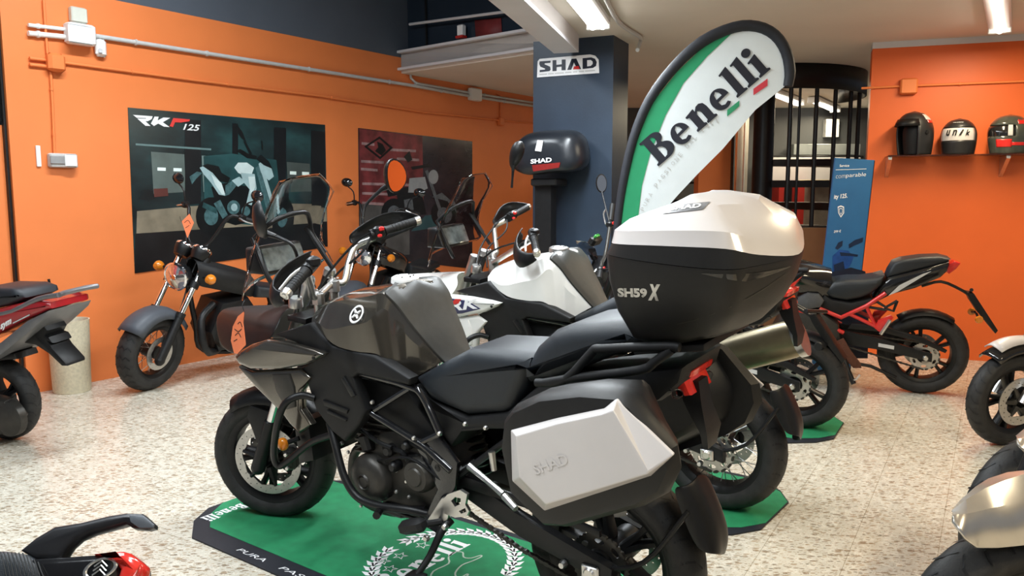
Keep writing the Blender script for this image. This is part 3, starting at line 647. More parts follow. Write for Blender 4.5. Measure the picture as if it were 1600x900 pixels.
# ================================================================== MOTORCYCLE PIECES (local axes: x forward, y left, z up)
YV = V((0, 1, 0))
def tyre_mb(c, ax, R, w, tread=True, n=44, h=None):
    h = h or w*.62
    pr = []
    for k in range(13):
        a = -1+2*k/12; pr.append((R-h*.42*(abs(a)**2.4)-.0, a*w/2*(1 if abs(a) < .95 else .97)))
    pr = [(R-h, -w*.34), (R-h*.8, -w*.46)]+pr+[(R-h*.8, w*.46), (R-h, w*.34)]
    mb = MB(); mb.lathe(pr, c, ax, n)
    if tread:
        ax = V(ax).normalized(); e = V((0, 0, 1)); e = (e-ax*e.dot(ax)).normalized(); g = ax.cross(e)
    return mb
def tread_mb(c, ax, R, w, n=26, style='road'):
    """grooves of the tread: thin dark sunken strips laid on the tyre's crown"""
    mb = MB(); ax = V(ax).normalized(); e = V((0, 0, 1)); e = (e-ax*e.dot(ax)).normalized(); g = ax.cross(e); c = V(c); h = w*.62
    def pt(a, t): 
        r = R-h*.42*(abs(t)**2.4)+.0012
        return c+(e*math.cos(a)+g*math.sin(a))*r+ax*(t*w/2)
    for k in range(n):
        a0 = 2*PI*k/n
        for sgn in (-1, 1):
            if style == 'road': path = [(a0, .12*sgn), (a0+.10, .45*sgn), (a0+.13, .72*sgn), (a0+.13, .9*sgn)]
            else: path = [(a0, 0), (a0+.09, .3*sgn), (a0+.02, .55*sgn), (a0+.1, .85*sgn)]
            rows = []
            wd = .012 if style == 'road' else .02
            for (a, t) in path: rows.append([pt(a-wd, t), pt(a+wd, t)])
            mb.grid(rows)
    return mb
def rim_mb(c, ax, R, w, spokes=5, style='cast', n=40, hub=.045):
    """R is the rim's outer radius"""
    mb = MB(); ax = V(ax).normalized(); c = V(c)
    mb.lathe([(R-.026, -w*.30), (R-.004, -w*.42), (R+.004, -w*.42), (R+.002, -w*.30), (R-.012, 0), (R+.002, w*.30), (R+.004, w*.42), (R-.004, w*.42), (R-.026, w*.30), (R-.03, 0), (R-.026, -w*.30)], c, ax, n)
    mb.lathe([(.0, -w*.45), (hub, -w*.45), (hub*1.1, 0), (hub, w*.45), (.0, w*.45)], c, ax, 20)
    e = V((0, 0, 1)); e = (e-ax*e.dot(ax)).normalized(); g = ax.cross(e)
    if style == 'cast':
        for k in range(spokes):
            for da in (-.17, .17):
                a = 2*PI*k/spokes+.3; d0 = e*math.cos(a+da*.5)+g*math.sin(a+da*.5); d1 = e*math.cos(a+da)+g*math.sin(a+da); tn = ax.cross(d1)
                rings = []
                for q, (r, wd, th) in enumerate(((hub*.8, .015, .03), (R*.55, .011, .022), (R-.02, .012, .024))):
                    d = d0*(1-q/2)+d1*(q/2); p = c+d.normalized()*r
                    rings.append([p+tn*wd+ax*th*.6, p+tn*wd*.6+ax*th, p-tn*wd*.6+ax*th, p-tn*wd+ax*th*.6, p-tn*wd-ax*th*.6, p-tn*wd*.6-ax*th, p+tn*wd*.6-ax*th, p+tn*wd-ax*th*.6])
                mb.loft(rings)
    return mb
def wire_mb(c, ax, R, w, n=36, hub=.045):
    mb = MB(); ax = V(ax).normalized(); c = V(c); e = V((0, 0, 1)); e = (e-ax*e.dot(ax)).normalized(); g = ax.cross(e)
    for k in range(n):
        a = 2*PI*k/n; sd = 1 if k % 2 else -1; b = a+(.55 if (k//2) % 2 else -.55)
        p = c+(e*math.cos(b)+g*math.sin(b))*hub+ax*(sd*w*.42); q = c+(e*math.cos(a)+g*math.sin(a))*(R-.02)+ax*(sd*.006)
        mb.tube([p, q], .0022, 5)
    return mb
def disc_mb(c, ax, R, r, y, holes=30, th=.005):
    """perforated ring lying at y along the axle"""
    ax = V(ax).normalized(); e = V((0, 0, 1)); e = (e-ax*e.dot(ax)).normalized(); g = ax.cross(e); c = V(c)+ax*y
    sp = [[(R*math.cos(2*PI*k/48), R*math.sin(2*PI*k/48)) for k in range(48)], [(r*math.cos(2*PI*k/36)*(1+.04*math.cos(9*2*PI*k/36)), r*math.sin(2*PI*k/36)*(1+.04*math.cos(9*2*PI*k/36))) for k in range(36)]]
    for k in range(holes):
        a = 2*PI*k/holes; q = r+(R-r)*(.28, .5, .74)[k % 3]; x, y_ = q*math.cos(a), q*math.sin(a); hr = (R-r)*.075
        sp.append([(x+hr*math.cos(2*PI*j/7), y_+hr*math.sin(2*PI*j/7)) for j in range(7)])
    f = lambda x, y_: c+e*x+g*y_
    mb = shapes_mb(sp, f)
    return mb
def sprocket_mb(c, ax, R, y, teeth=38, holes=8):
    ax = V(ax).normalized(); e = V((0, 0, 1)); g = ax.cross(e); c = V(c)+ax*y
    sp = [[((R+(.004 if k % 2 else -.002))*math.cos(PI*k/teeth), (R+(.004 if k % 2 else -.002))*math.sin(PI*k/teeth)) for k in range(2*teeth)], [(R*.52*math.cos(2*PI*k/24), R*.52*math.sin(2*PI*k/24)) for k in range(24)]]
    for k in range(holes):
        a = 2*PI*k/holes; o = []
        for j in range(12):
            t = 2*PI*j/12; rr = R*.76+R*.10*math.sin(t); aa = a+.24*math.cos(t); o.append((rr*math.cos(aa), rr*math.sin(aa)))
        sp.append(o)
    return shapes_mb(sp, lambda x, y_: c+e*x+g*y_)
def wheel(parent, c, ax, R, w, rimR, style='cast', tread='road', spokes=5, rim_mat=None, name='wheel', tyre_w=None, n_wire=36):
    t = tyre_mb(c, ax, R, w, h=R-rimR).build(name, M_tyre, parent, smooth=60)
    tread_mb(c, ax, R, w, style=tread).build('tread_grooves', M_ink, t, smooth=0)
    rim_mb(c, ax, rimR+.004, w*.9, spokes, style).build('rim', rim_mat or M_black, t)
    if style == 'wire': wire_mb(c, ax, rimR, w*.7, n_wire).build('spokes', M_steel, t)
    return t
def chain_mb(pts, w=.012, h=.014, step=.02):
    mb = MB()
    for a, b in zip(pts[:-1], pts[1:]):
        a, b = V(a), V(b); L_ = (b-a).length; d = (b-a).normalized(); n = int(L_/step)
        up = d.cross(YV).normalized()
        for k in range(n):
            p = a+d*(k+.5)*L_/n; q = .5 if k % 2 else .36
            mb.loft([[p+d*x*step*.52+up*z*h*q*1.0+YV*y*w for (x, z) in ((-1, -.6), (-.6, -1), (.6, -1), (1, -.6), (1, .6), (.6, 1), (-.6, 1), (-1, .6))] for y in (-.5, .5)])
    return mb
def bolt_mb(pts, r=.008, h=.008, ax=YV):
    mb = MB()
    for p in pts: mb.lathe([(0, h), (r*.7, h), (r, h*.5), (r, 0)], p, ax, 8)
    return mb
def skin(parent, name, m, curves, mirror=True, subs=2, solid=0, close=False, smooth=180):
    """sheet through longitudinal curves (each a list of local points), mirrored to the right side and joined over the top"""
    rows = [list(map(V, c)) for c in curves]
    if mirror:
        mir = [[V((p.x, -p.y, p.z)) for p in r] for r in rows]
        if max(abs(p.y) for p in rows[-1]) < 1e-4: rows = rows+mir[-2::-1]
        else: rows = rows+mir[::-1]
    mb = MB()
    if close:
        rings = [[rows[j][i] for j in range(len(rows))] for i in range(len(rows[0]))]; mb.loft(rings)
    else: mb.grid(rows)
    return mb.build(name, m, parent, smooth=smooth, subs=subs, solid=solid)
def letters(parent, txt, p0, p1, height, m, fr_up=V((0, 0, 1)), name='lettering', bold=0.0, shear=0, off=.001, label=None):
    p0, p1 = V(p0), V(p1); r = (p1-p0).normalized(); up = (fr_up-r*fr_up.dot(r)).normalized()
    o = text_mb(txt, p0, r, up, (p1-p0).length, height, bold, shear, normal_off=off).build(name, m, parent, smooth=0)
    if label: o['label'] = label
    return o
# ================================================================== THE TOURING MOTORCYCLE (built on the gunmetal one, copied for the white one)
HEAD_A = (-.806, .592)
A = bike_frame((960, 862), .295, HEAD_A, 4.5)
WB = A.loc(A.w((0, 0, 0))).x
_Fh = A(430, 708, 0)
STEER = math.radians(24)

def aa(pts, off): return [A(x, y, off) for x, y in pts]
def a2(pts, off): return [(p.x, p.z) for p in aa(pts, off)]

def make_tourer(fr, label, group, white=False, turn=0.0):
    a = A
    root = empty('touring_motorcycle', fr, label, 'motorcycle', group)
    body = M_whitep if white else M_grey_gloss
    # ---- rear wheel
    rc = V((0, 0, .295))
    rw = wheel(root, rc, YV, .295, .155, .205, 'wire' if white else 'cast', name='rear_wheel', tread='road')
    sprocket_mb(rc, YV, .098, .088).build('sprocket', M_disc if white else M_engine, rw, solid=.006, smooth=0)
    mb = MB(); mb.lathe([(0, .1), (.045, .1), (.05, .06), (.05, -.1), (0, -.1)], rc, YV, 20); mb.build('hub', M_black, rw)
    disc_mb(rc, YV, .125, .08, -.085, 24).build('rear_disc', M_disc, rw, solid=.005, smooth=0)
    # ---- swingarm, chain, axle block
    mb = MB()
    pv = a(700, 752, .06); ax_ = V((-.05, .125, .292))
    pv.z = .44; pv.x = .56
    for sd in (1, -1):
        p0, p1, p2 = V((pv.x, sd*.07, pv.z)), V((.26, sd*.125, .375)), V((-.07, sd*.125, .295))
        mb.loft([[p+V((0, y, z)) for (y, z) in ((-.016, -h), (.016, -h), (.02, 0), (.016, h), (-.016, h), (-.02, 0))] for p, h in ((p0, .04), (p1, .036), (p2, .028))])
    mb.tube([(pv.x, -.09, pv.z), (pv.x, .09, pv.z)], .035, 14)
    sw = mb.build('swingarm', M_black, root)
    bolt_mb([V((0, .145, .295))], .022, .014).each('axle_nut', M_alu, sw)
    mb = MB(); mb.box((.0, .147, .295), (.06, .012, .05), bev=.005); mb.build('axle_block', M_steel, sw)
    bolt_mb([V((.09, .146, .30)), V((.03, .142, .25))], .013, .02).each('stand_bobbin', M_steel, sw)
    fs = V((.56, .1, .42)); ch = []
    arc = [V((-.098*math.sin(q), .092, .295+.098*math.cos(q))) for q in [PI*k/8 for k in range(9)]]
    chain_mb([V((.60, .098, .462))]+arc+[V((.30, .095, .27)), V((.60, .098, .375)), V((.64, .098, .42)), V((.60, .098, .462))]).build('chain', M_engine, root)
    mb = MB(); mb.slab([(.62, .40), (.60, .49), (.2, .452), (-.02, .42), (-.02, .40), (.2, .425), (.5, .44)], .105, .120, .003); mb.build('chain_guard', M_black, root)
    # ---- mud flap behind the tyre
    nr = [A(x, y, .085) for x, y in ((1068, 760), (1081, 800), (1096, 838), (1112, 867))]; fr_ = [A(x, y, -.085) for x, y in ((1107, 748), (1126, 792), (1139, 838), (1127, 866))]
    md = [A(1089, 736, 0)]+[(p+q)/2+V((-.022, 0, .012)) for p, q in list(zip(nr, fr_))[1:3]]+[(nr[3]+fr_[3])/2+V((-.012, 0, 0))]
    mb = MB(); mb.grid([[p+V((.035, .004, .0)), p, p*.5+q*.5+V((-.014, 0, .004)), q, q*.5+r*.5+V((-.014, 0, .004)), r, r+V((.035, -.004, 0))] for p, q, r in zip(nr, md, fr_)]); hg = mb.build('mud_flap', M_black, root, solid=.006, smooth=60, subs=2)
    q1_ = nr[1]*.5+nr[2]*.5
    mb = MB(); mb.tube([(0, .13, .30), (-.16, .115, .36), nr[1]+V((.01, .0, 0))], .008, 8, 4); mb.tube([(0, -.13, .30), (-.16, -.115, .36), fr_[1]+V((.01, 0, 0))], .008, 8, 4); mb.each('flap_bracket', M_black, hg)
    mb = MB(); mb.tube([nr[0]*.75+md[0]*.25+V((-.012, 0, -.03)), (nr[0]+md[0]*2+fr_[0])/4+V((-.022, 0, -.05)), fr_[0]*.75+md[0]*.25+V((-.012, 0, -.03))], .003, 6, 4); mb.build('flap_mark', M_engine, hg)
    # ---- front wheel, steered to the left
    cf = V((_Fh.x, 0, .278)); fa = V((-math.sin(STEER), math.cos(STEER), 0)); fd = V((math.cos(STEER), math.sin(STEER), 0))
    fw = wheel(root, cf, fa, .278, .125, .198, 'wire' if white else 'cast', name='front_wheel')
    for y in (.062, -.062):
        d_ = disc_mb(cf, fa, .152, .115, y, 36); d_.build('brake_disc', M_disc, fw, solid=.005, smooth=0)
        mb = MB()
        for k in range(6):
            a_ = PI/3*k+.2; e = V((0, 0, 1)); g = fa.cross(e); dv = e*math.cos(a_)+g*math.sin(a_)
            mb.tube([cf+fa*y+dv*.03, cf+fa*y+dv*.118], [.016, .008], 6)
        mb.build('disc_carrier', M_black, fw)
    def st(x, y, z): return cf+fd*x+fa*y+V((0, 0, z))
    # fork legs with rake
    rk = V((-.36, 0, .93)).normalized()
    def leg(y, q): return cf+fa*y+fd*(rk.x*q+.02)+V((0, 0, rk.z*q))
    for y in (.098, -.098):
        mb = MB(); mb.tube([leg(y, -.02), leg(y, .20)], [.03, .026], 14); mb.ball(leg(y, -.02), .032, 10); f_ = mb.build('fork_lower', M_black, root)
        mb = MB(); mb.tube([leg(y, .18), leg(y, .36)], .0185, 12); mb.build('fork_tube', M_chrome, f_)
        mb = MB(); mb.tube([leg(y, .34), leg(y, .40), leg(y, .82)], [.027, .027, .026], 14); mb.build('fork_upper', M_alu if y > 0 else M_black, f_)
        mb = MB(); mb.lathe([(0, .03), (.024, .03), (.027, .02), (.027, 0)], leg(y, .82), rk, 14); mb.build('fork_cap', M_alu, f_)
        # caliper behind the leg
        mb = MB(); cc = st(-.115, y*.8, .02); q = Matrix((fd, fa, (0, 0, 1))).transposed()
        mb.box(cc, (.055, .05, .10), q, .014); mb.box(cc+fa*.02*(1 if y > 0 else -1), (.035, .03, .07), q, .01); ca = mb.build('brake_caliper', M_engine, root)
        bolt_mb([cc+fa*(.036 if y > 0 else -.036)+V((0, 0, .03)), cc+fa*(.036 if y > 0 else -.036)+V((0, 0, -.03))], .010, .008, fa if y > 0 else -fa).each('caliper_bolt', M_alu, ca)
    # front fender with side plates
    mb = MB(); rows = []
    for k in range(15):
        ang = math.radians(8+137*k/14); R = .302
        rr = []
        for j in range(9):
            u = -1+2*j/8; r_ = R-.055*abs(u)**2.5
            rr.append(cf+fd*(r_*math.cos(ang)*1.0)+fa*(u*.085)+V((0, 0, r_*math.sin(ang)+.006)))
        if 1: rows.append(rr)
    rows = rows[5:]
    mb.grid(rows); fe = mb.build('front_fender', M_black, root, solid=.005, smooth=70)
    mb = MB()
    for sd in (1, -1):
        mb.slab([(-.02, .22), (.07, .25), (.09, .2), (.05, .06), (.015, .0), (-.02, .02)], .078*sd, .088*sd, .003, place=lambda p: cf+fd*(p.x-.03)+fa*p.y+V((0, 0, p.z)))
    mb.each('fender_stay', M_black, fe)
    # ---- engine
    mb = MB()
    mb.slab(a2([(582, 700), (600, 668), (640, 668), (690, 700), (708, 745), (700, 796), (650, 796), (606, 786), (580, 760)], .1), .13, -.13, .03)
    en = mb.build('engine', M_engine, root)
    mb = MB(); mb.slab(a2([(562, 640), (600, 650), (660, 695), (640, 715), (572, 712), (556, 690)], .1), .105, -.105, .02)
    for k in range(6):
        y_ = 655+k*9; mb.slab(a2([(560, y_), (655, y_+14), (655, y_+17), (560, y_+3)], .1), .118, -.118, .001)
    mb.build('cylinder', M_engine, en)
    mb = MB(); p = a(579, 748, .15); mb.lathe([(0, .038), (.018, .038), (.022, .034), (.026, .040), (.030, .034), (.05, .034), (.078, .024), (.090, .008), (.094, -.04)], p, YV, 28); mb.build('crankcase_cover', M_engine, en)
    mb = MB(); p = a(655, 742, .15); mb.lathe([(0, .03), (.03, .03), (.034, .024), (.05, .022), (.062, .005), (.064, -.03)], p, YV, 24); mb.build('clutch_cover', M_engine, en)
    mb = MB(); p = a(628, 712, .14); mb.tube([p, a(655, 716, .13), a(668, 735, .13)], .014, 8, 3); mb.tube([a(600, 700, .13), a(628, 706, .15), a(640, 725, .14)], .009, 8, 3); mb.build('water_pipe', M_black, en)
    bolt_mb([a(x, y, .14) for x, y in ((545, 706), (560, 665), (620, 735), (672, 708), (688, 770), (640, 776), (600, 790), (565, 790), (636, 752), (620, 768))], .007, .008).each('engine_bolt', M_alu, en)
    # bash guard plate and exhaust header
    mb = MB(); mb.tube([a(x, y, .13) for x, y in ((606, 790), (640, 798), (668, 796))], .016, 10, 3); mb.box(a(628, 790, .09), (.10, .10, .05), bev=.01); mb.build('sump', M_black, en)
    for (x, y, r, h) in ((612, 702, .022, .03), (640, 694, .018, .03), (622, 726, .02, .035), (690, 728, .022, .02), (606, 770, .018, .02)):
        mb = MB(); mb.lathe([(0, h), (r*.6, h), (r, h*.7), (r, -.02)], a(x, y, .135), YV, 14); mb.build('engine_boss', M_black, en)
    mb = MB(); mb.box(a(575, 690, .13), (.05, .05, .07), Matrix.Rotation(.3, 3, 'Y'), .01); mb.build('coil', M_black, en)
    mb = MB(); mb.tube([a(560, 668, .13), a(590, 690, .16), a(612, 700, .16)], .008, 8, 3); mb.tube([a(640, 690, .14), a(668, 706, .16), a(676, 730, .14)], .010, 8, 3); mb.tube([a(590, 720, .15), a(640, 716, .17), a(690, 750, .15)], .005, 6, 4); mb.each('hose', M_black, en)
    mb = MB()
    for y in (.035, -.035): mb.tube([a(575, 690, y), a(553, 712, y), a(556, 765, y), a(596, 796, y), a(690, 806, y)], .018, 10, 5)
    mb.build('exhaust_header', M_brown if white else M_engine, root)
    # radiator
    mb = MB(); mb.slab(a2([(505, 640), (528, 640), (536, 700), (514, 705)], .0), .15, -.15, .008); mb.build('radiator', M_black, root)
    # ---- trellis frame
    mb = MB()
    for sd in (1, -1):
        o = .155*sd
        def pp(L_, o=o): return [V((q.x, o, q.z)) for q in aa(L_, .155)]
        mb.tube(pp([(545, 580), (600, 592), (640, 604), (660, 618), (688, 678)]), .0135, 10, 4)
        mb.tube(pp([(550, 582), (571, 640), (662, 696), (705, 735)]), .0135, 10, 1)
        mb.tube(pp([(640, 606), (586, 640)]), .011, 8); mb.tube(pp([(660, 690), (690, 676)]), .011, 8)
        mb.slab([(p_[0], p_[1]) for p_ in a2([(655, 690), (690, 675), (722, 720), (716, 790), (690, 830), (665, 815), (690, 760)], .13)], .135*sd, .155*sd, .006)
    tr = mb.build('trellis_frame', M_blackg, root)
    bolt_mb([a(x, y, .165) for x, y in ((565, 656), (535, 692), (583, 628), (618, 575), (688, 677), (728, 662), (760, 668), (648, 684))], .008, .01).each('frame_bolt', M_alu, tr)
    mb = MB(); mb.slab(a2([(556, 584), (640, 606), (690, 680), (660, 690), (572, 640)], .1), .12, -.12, .015); mb.build('airbox', M_blackm, root)
    # subframe and tail
    mb = MB()
    for sd in (1, -1):
        def pp(L_, o): return [V((q.x, o*sd, q.z)) for q in aa(L_, o)]
        mb.tube(pp([(690, 672), (760, 665), (830, 640), (960, 612), (1050, 605)], .12), .012, 8, 1)
        mb.tube(pp([(715, 745), (790, 690), (860, 640)], .12), .012, 8, 1)
    mb.build('subframe', M_black, root)
    tl = [(648, 602), (672, 628), (728, 652), (790, 645), (845, 598), (905, 590), (1000, 580), (1070, 572), (1062, 600), (1030, 628), (940, 640), (800, 672), (725, 672), (705, 700), (690, 680)]
    mb = MB(); mb.slab(a2(tl, .13), .135, -.135, .02); mb.build('tail_panel', M_blackm, root)
    # tail light, plate holder, rear indicators
    q = a(1066, 592, .06)
    mb = MB(); mb.slab([(q.x+.045, q.z+.03), (q.x-.035, q.z+.028), (q.x-.03, q.z+.01), (q.x-.01, q.z+.004), (q.x-.03, q.z-.04), (q.x-.012, q.z-.045), (q.x+.045, q.z+.008)], .075, -.075, .008); mb.build('tail_light', M_red_lens, root)
    mb = MB(); h0 = a(1072, 588, 0); h1 = a(1105, 668, 0)
    mb.loft([[h0+V((x, y, 0)) for x, y in ((-.05, -.03), (.02, -.03), (.02, .03), (-.05, .03))], [(h0+h1)/2+V((x, y, 0)) for x, y in ((-.03, -.035), (.02, -.035), (.02, .035), (-.03, .035))], [h1+V((x, y, 0)) for x, y in ((-.02, -.05), (.0, -.05), (.0, .05), (-.02, .05))], [h1+V((x+.0, y, -.05)) for x, y in ((-.015, -.03), (.0, -.03), (.0, .03), (-.015, .03))]])
    ph = mb.build('plate_holder', M_black, root)
    for sd in (1, -1):
        mb = MB(); mb.tube([h0+V((-.01, .03*sd, -.03)), h0+V((-.02, .09*sd, -.02))], .008, 8); mb.ball(h0+V((-.02, .10*sd, -.02)), .016, 10, (1, 1.3, .8)); mb.build('rear_indicator', M_smoke, ph)
    # ---- seats
    sx = a2([(646, 591), (690, 567), (730, 546), (780, 549), (830, 552), (842, 556), (826, 585), (800, 640), (785, 648), (728, 651), (672, 627)], .125)
    mb = MB(); mb.slab(sx, .135, -.13, .045, seg=4); mb.build('rider_seat', M_seat, root, smooth=60)
    sx = a2([(815, 592), (819, 572), (836, 542), (862, 518), (890, 508), (950, 502), (985, 500), (1005, 515), (1012, 540), (960, 556), (900, 580), (860, 594), (825, 600)], .13)
    mb = MB(); mb.slab(sx, .145, -.145, .05, seg=4); mb.build('pillion_seat', M_seat, root, smooth=60)
    # ---- rails and rack
    for sd in (1, -1):
        def pp(L_, o): return [V((q.x, o*sd, q.z)) for q in aa(L_, o)]
        mb = MB(); mb.tube(pp([(838, 598), (882, 594), (926, 549), (940, 545), (1040, 541), (1062, 543)], .19), .0125, 10, 3)
        mb.tube(pp([(850, 598), (900, 590), (1000, 578), (1022, 566), (1050, 546)], .19), .0125, 10, 3); mb.build('grab_rail', M_blackm, root)
    mb = MB(); q0, q1 = a(1000, 538, .12), a(1110, 532, .12)
    if not white: mb.slab([(q0.x, q0.z), (q0.x, q0.z-.02), (q1.x, q1.z-.02), (q1.x, q1.z)], .16, -.16, .006); mb.build('rack_plate', M_blackm, root)
    # ---- tank
    g = lambda L_: [a(x, y, o) for x, y, o in L_]
    low = g([(487, 503, .17), (520, 537, .19), (556, 549, .19), (588, 553, .18), (612, 568, .155), (632, 581, .13), (646, 590, .112), (668, 578, .093), (693, 564.5, .072)])
    mid = g([(488, 494, .16), (510, 514, .186), (545, 509, .192), (573, 503, .188), (598, 482, .160), (620, 503, .138), (640, 529, .124), (666, 549, .097), (692, 564, .072)])
    sho = g([(500, 480, .12), (520, 472, .135), (548, 467, .14), (575, 463, .142), (601, 459, .138), (622, 480, .128), (642, 507, .112), (668, 538, .092), (691, 563, .071)])
    tp = [V((p.x, p.y*.72, p.z+.014)) for p in sho]; ct = [V((p.x, 0, p.z+.024)) for p in sho]
    def fine(r, k=4): return catmull(r, [0]*len(r), k)[0]
    tk = skin(root, 'fuel_tank', body, [fine(r) for r in (low, mid, sho, tp, ct)], smooth=16, subs=0)
    # vinyl cover over the tank's top and rear slope
    def cv(r, k0, e_): 
        q = r[k0:]+[e_]; return fine([V((p.x-.002, p.y*1.012, p.z+.006)) for p in q], 4)
    L5 = sho[8]
    e0 = [V((L5.x-.035, L5.y*k, L5.z-.030+dz)) for k, dz in ((.9, 0), (.7, .004), (0, .006))]
    def resam(r, n=24):
        L_ = [0]
        for p, q in zip(r[:-1], r[1:]): L_.append(L_[-1]+(q-p).length)
        o_ = []
        for k in range(n+1):
            d = L_[-1]*k/n; i_ = max(m for m in range(len(L_)) if L_[m] <= d+1e-9); i_ = min(i_, len(r)-2); t_ = (d-L_[i_])/max(1e-9, L_[i_+1]-L_[i_]); o_.append(r[i_]*(1-t_)+r[i_+1]*t_)
        return o_
    c1, c2, c3 = resam(cv(sho, 4, e0[0])), resam(cv(tp, 4, e0[1])), resam(cv(ct, 3, e0[2]))
    skin(root, 'tank_cover', M_tankmat, [[p-V((0, 0, .010)) for p in c1], c1, [p*.5+q*.5+V((0, 0, .003)) for p, q in zip(c1, c2)], c2, [p*.5+q*.5+V((0, 0, .002)) for p, q in zip(c2, c3)], c3], smooth=40, subs=0, solid=.005)
    fc = ct[3]*.45+ct[4]*.55+V((0, 0, .008)); mb = MB(); mb.lathe([(0, .010), (.040, .010), (.048, .005), (.050, -.012)], fc, (-.06, 0, 1), 26)
    cp = mb.build('filler_cap', M_white if not white else M_alu, root); bolt_mb([fc+V((.03*math.cos(k), .03*math.sin(k), .009)) for k in range(0, 6)], .003, .004, V((0, 0, 1))).each('cap_screw', M_engine, cp)
    if not white:
        # round badge on the tank
        b0 = a(559, 492, .176); nrm = V((.10, .80, .55)).normalized()
        mb = MB(); mb.lathe([(.026, .006), (.030, .009), (.034, .006)], b0, nrm, 26); bd = mb.build('tank_badge', M_inkw, root)
        e1_ = V((-1, .1, 0)).normalized(); e2_ = nrm.cross(e1_); mb = MB()
        for k in range(4):
            t = PI/4+PI/2*k; mb.tube([b0+nrm*.007+(e1_*math.cos(t)+e2_*math.sin(t))*.006, b0+nrm*.007+(e1_*math.cos(t)+e2_*math.sin(t))*.02], [.005, .003], 6)
        mb.build('badge_star', M_inkw, bd)
    # ---- fairing: nose, side wings, shrouds, inner panels
    nose_l = g([(337, 500, .05), (342, 545, .09), (368, 556, .15), (400, 560, .19)])
    n1 = g([(340, 492, .04), (352, 512, .10), (380, 528, .165), (425, 530, .20)]); n2 = g([(345, 485, .03), (362, 490, .09), (392, 500, .15), (440, 505, .18)])
    n3 = g([(352, 482, .0), (372, 478, .0), (400, 476, .0), (445, 474, .0)])
    skin(root, 'nose_fairing', M_whitep if white else M_black, [nose_l, n1, n2, n3], smooth=60, subs=2, solid=.008)
    mbw = MB()
    for sd in (1, -1):
        P = [(368, 556), (374, 569), (393, 577), (440, 577), (480, 570), (500, 560), (507, 553), (488, 546), (452, 536), (418, 530), (394, 537), (378, 546)]
        mbw.slab(a2(P, .215), .18*sd, .225*sd, .018, seg=3)
    wg = mbw.each('side_wing', body, root, smooth=60)
    bolt_mb([a(490, 559, .222)], .008, .004).each('wing_screw', M_black, wg)
    mbw = MB()
    for sd in (1, -1):
        P = [(372, 572), (395, 580), (470, 576), (486, 590), (470, 612), (470, 640), (486, 664), (468, 678), (452, 662), (440, 645), (428, 634), (400, 606)]
        mbw.slab(a2(P, .20), .165*sd, .205*sd, .014, seg=3)
    mbw.each('radiator_shroud', body, root, smooth=50)
    mbw = MB()
    for sd in (1, -1):
        P = [(425, 585), (452, 584), (460, 606), (462, 636), (448, 640), (432, 612)]
        mbw.slab(a2(P, .208), .195*sd, .212*sd, .006)
    mbw.each('shroud_insert', M_engine if not white else M_whitep, root)
    mbw = MB()
    for sd in (1, -1):
        P = [(430, 522), (486, 504), (520, 540), (586, 555), (642, 591), (640, 602), (560, 584), (552, 590), (572, 642), (562, 664), (540, 690), (520, 674), (495, 640), (482, 600), (470, 575), (507, 553), (470, 538)]
        mbw.slab(a2(P, .185), .14*sd, .192*sd, .012, seg=3)
    mbw.each('inner_panel', M_blackm, root, smooth=50)
    mb = MB()
    for L_ in ([(505, 625), (545, 640), (543, 646), (508, 634)], [(512, 640), (543, 655), (541, 658), (512, 645)], [(538, 588), (556, 618), (550, 620), (534, 592)]):
        mb.slab(a2(L_, .195), .188, .200, .003)
    mb.each('panel_rib', M_black, root)
    if white:
        q0, q1 = a(456, 571, .228), a(395, 571, .228)
        mb = MB(); mb.slab(a2([(376, 560), (392, 571), (438, 571), (470, 563), (446, 545), (416, 538), (396, 543)], .226), .220, .2275, .002); mb.build('decal_panel', mat('decal_blue', (.03, .032, .09), .3, noise=.05, nscale=30), root)
        mb = MB(); mb.slab(a2([(400, 568), (424, 540), (434, 541), (430, 550), (420, 552), (412, 568)], .23), .2275, .2292, 0); mb.build('decal_flash', M_red, root)
    q0, q1 = a(398, 566, .2275), a(470, 562, .2275)
    if white: letters(root, 'TRK', q0, q1, .05, M_inkw, bold=.03, shear=.25, name='model_lettering')
    # ---- windscreen, dash, cockpit
    rows = []
    for (lx, ly, rx, ry, w_, bulge) in ((378, 470, 520, 410, .20, .14), (392, 400, 500, 372, .185, .12), (413, 340, 507, 330, .17, .09), (428, 300, 521, 299, .15, .06), (437, 284, 512, 285, .12, .045), (455, 279, 499, 272, .07, .02)):
        L0, R0 = a(lx, ly, w_), a(rx, ry, -w_)
        m_ = (L0+R0)/2; row = []
        for k in range(9):
            t = k/8; p = L0*(1-t)+R0*t; p = p+V((bulge*(1-(2*t-1)**2), 0, .0)); row.append(p)
        rows.append(row)
    mb = MB(); mb.grid(rows); ws = mb.build('windscreen', M_smoke if white else M_glass, root, smooth=180, subs=1, solid=.004)
    edge = [r[0] for r in rows]+rows[-1][1:-1]+[r[-1] for r in rows][::-1]
    mb = MB(); mb.tube(edge, .003, 6); mb.build('screen_edge', M_smoke if white else M_glass, ws)
    mb = MB(); c0 = a(440, 402, .0)
    mb.slab([(c0.x-.03, c0.z-.055), (c0.x+.01, c0.z+.055), (c0.x+.08, c0.z+.05), (c0.x+.09, c0.z-.055)], .115, -.115, .02, seg=3); ds = mb.build('dashboard', M_black, root)
    mb = MB(); mb.slab([(c0.x-.028, c0.z-.042), (c0.x+.003, c0.z+.044), (c0.x-.005, c0.z+.046), (c0.x-.036, c0.z-.040)], .095, -.095, .003); mb.build('dash_glass', mat('dash_glass', (.20, .23, .23), .06, .4, noise=.5, nscale=22, coat=.8), ds)  # mottled grey paints bright reflections into the glass colour
    mb = MB()
    pts = g([(398, 372, .14), (428, 345, .10), (474, 331, -.04), (484, 345, -.10), (488, 365, -.12), (508, 395, -.15)])
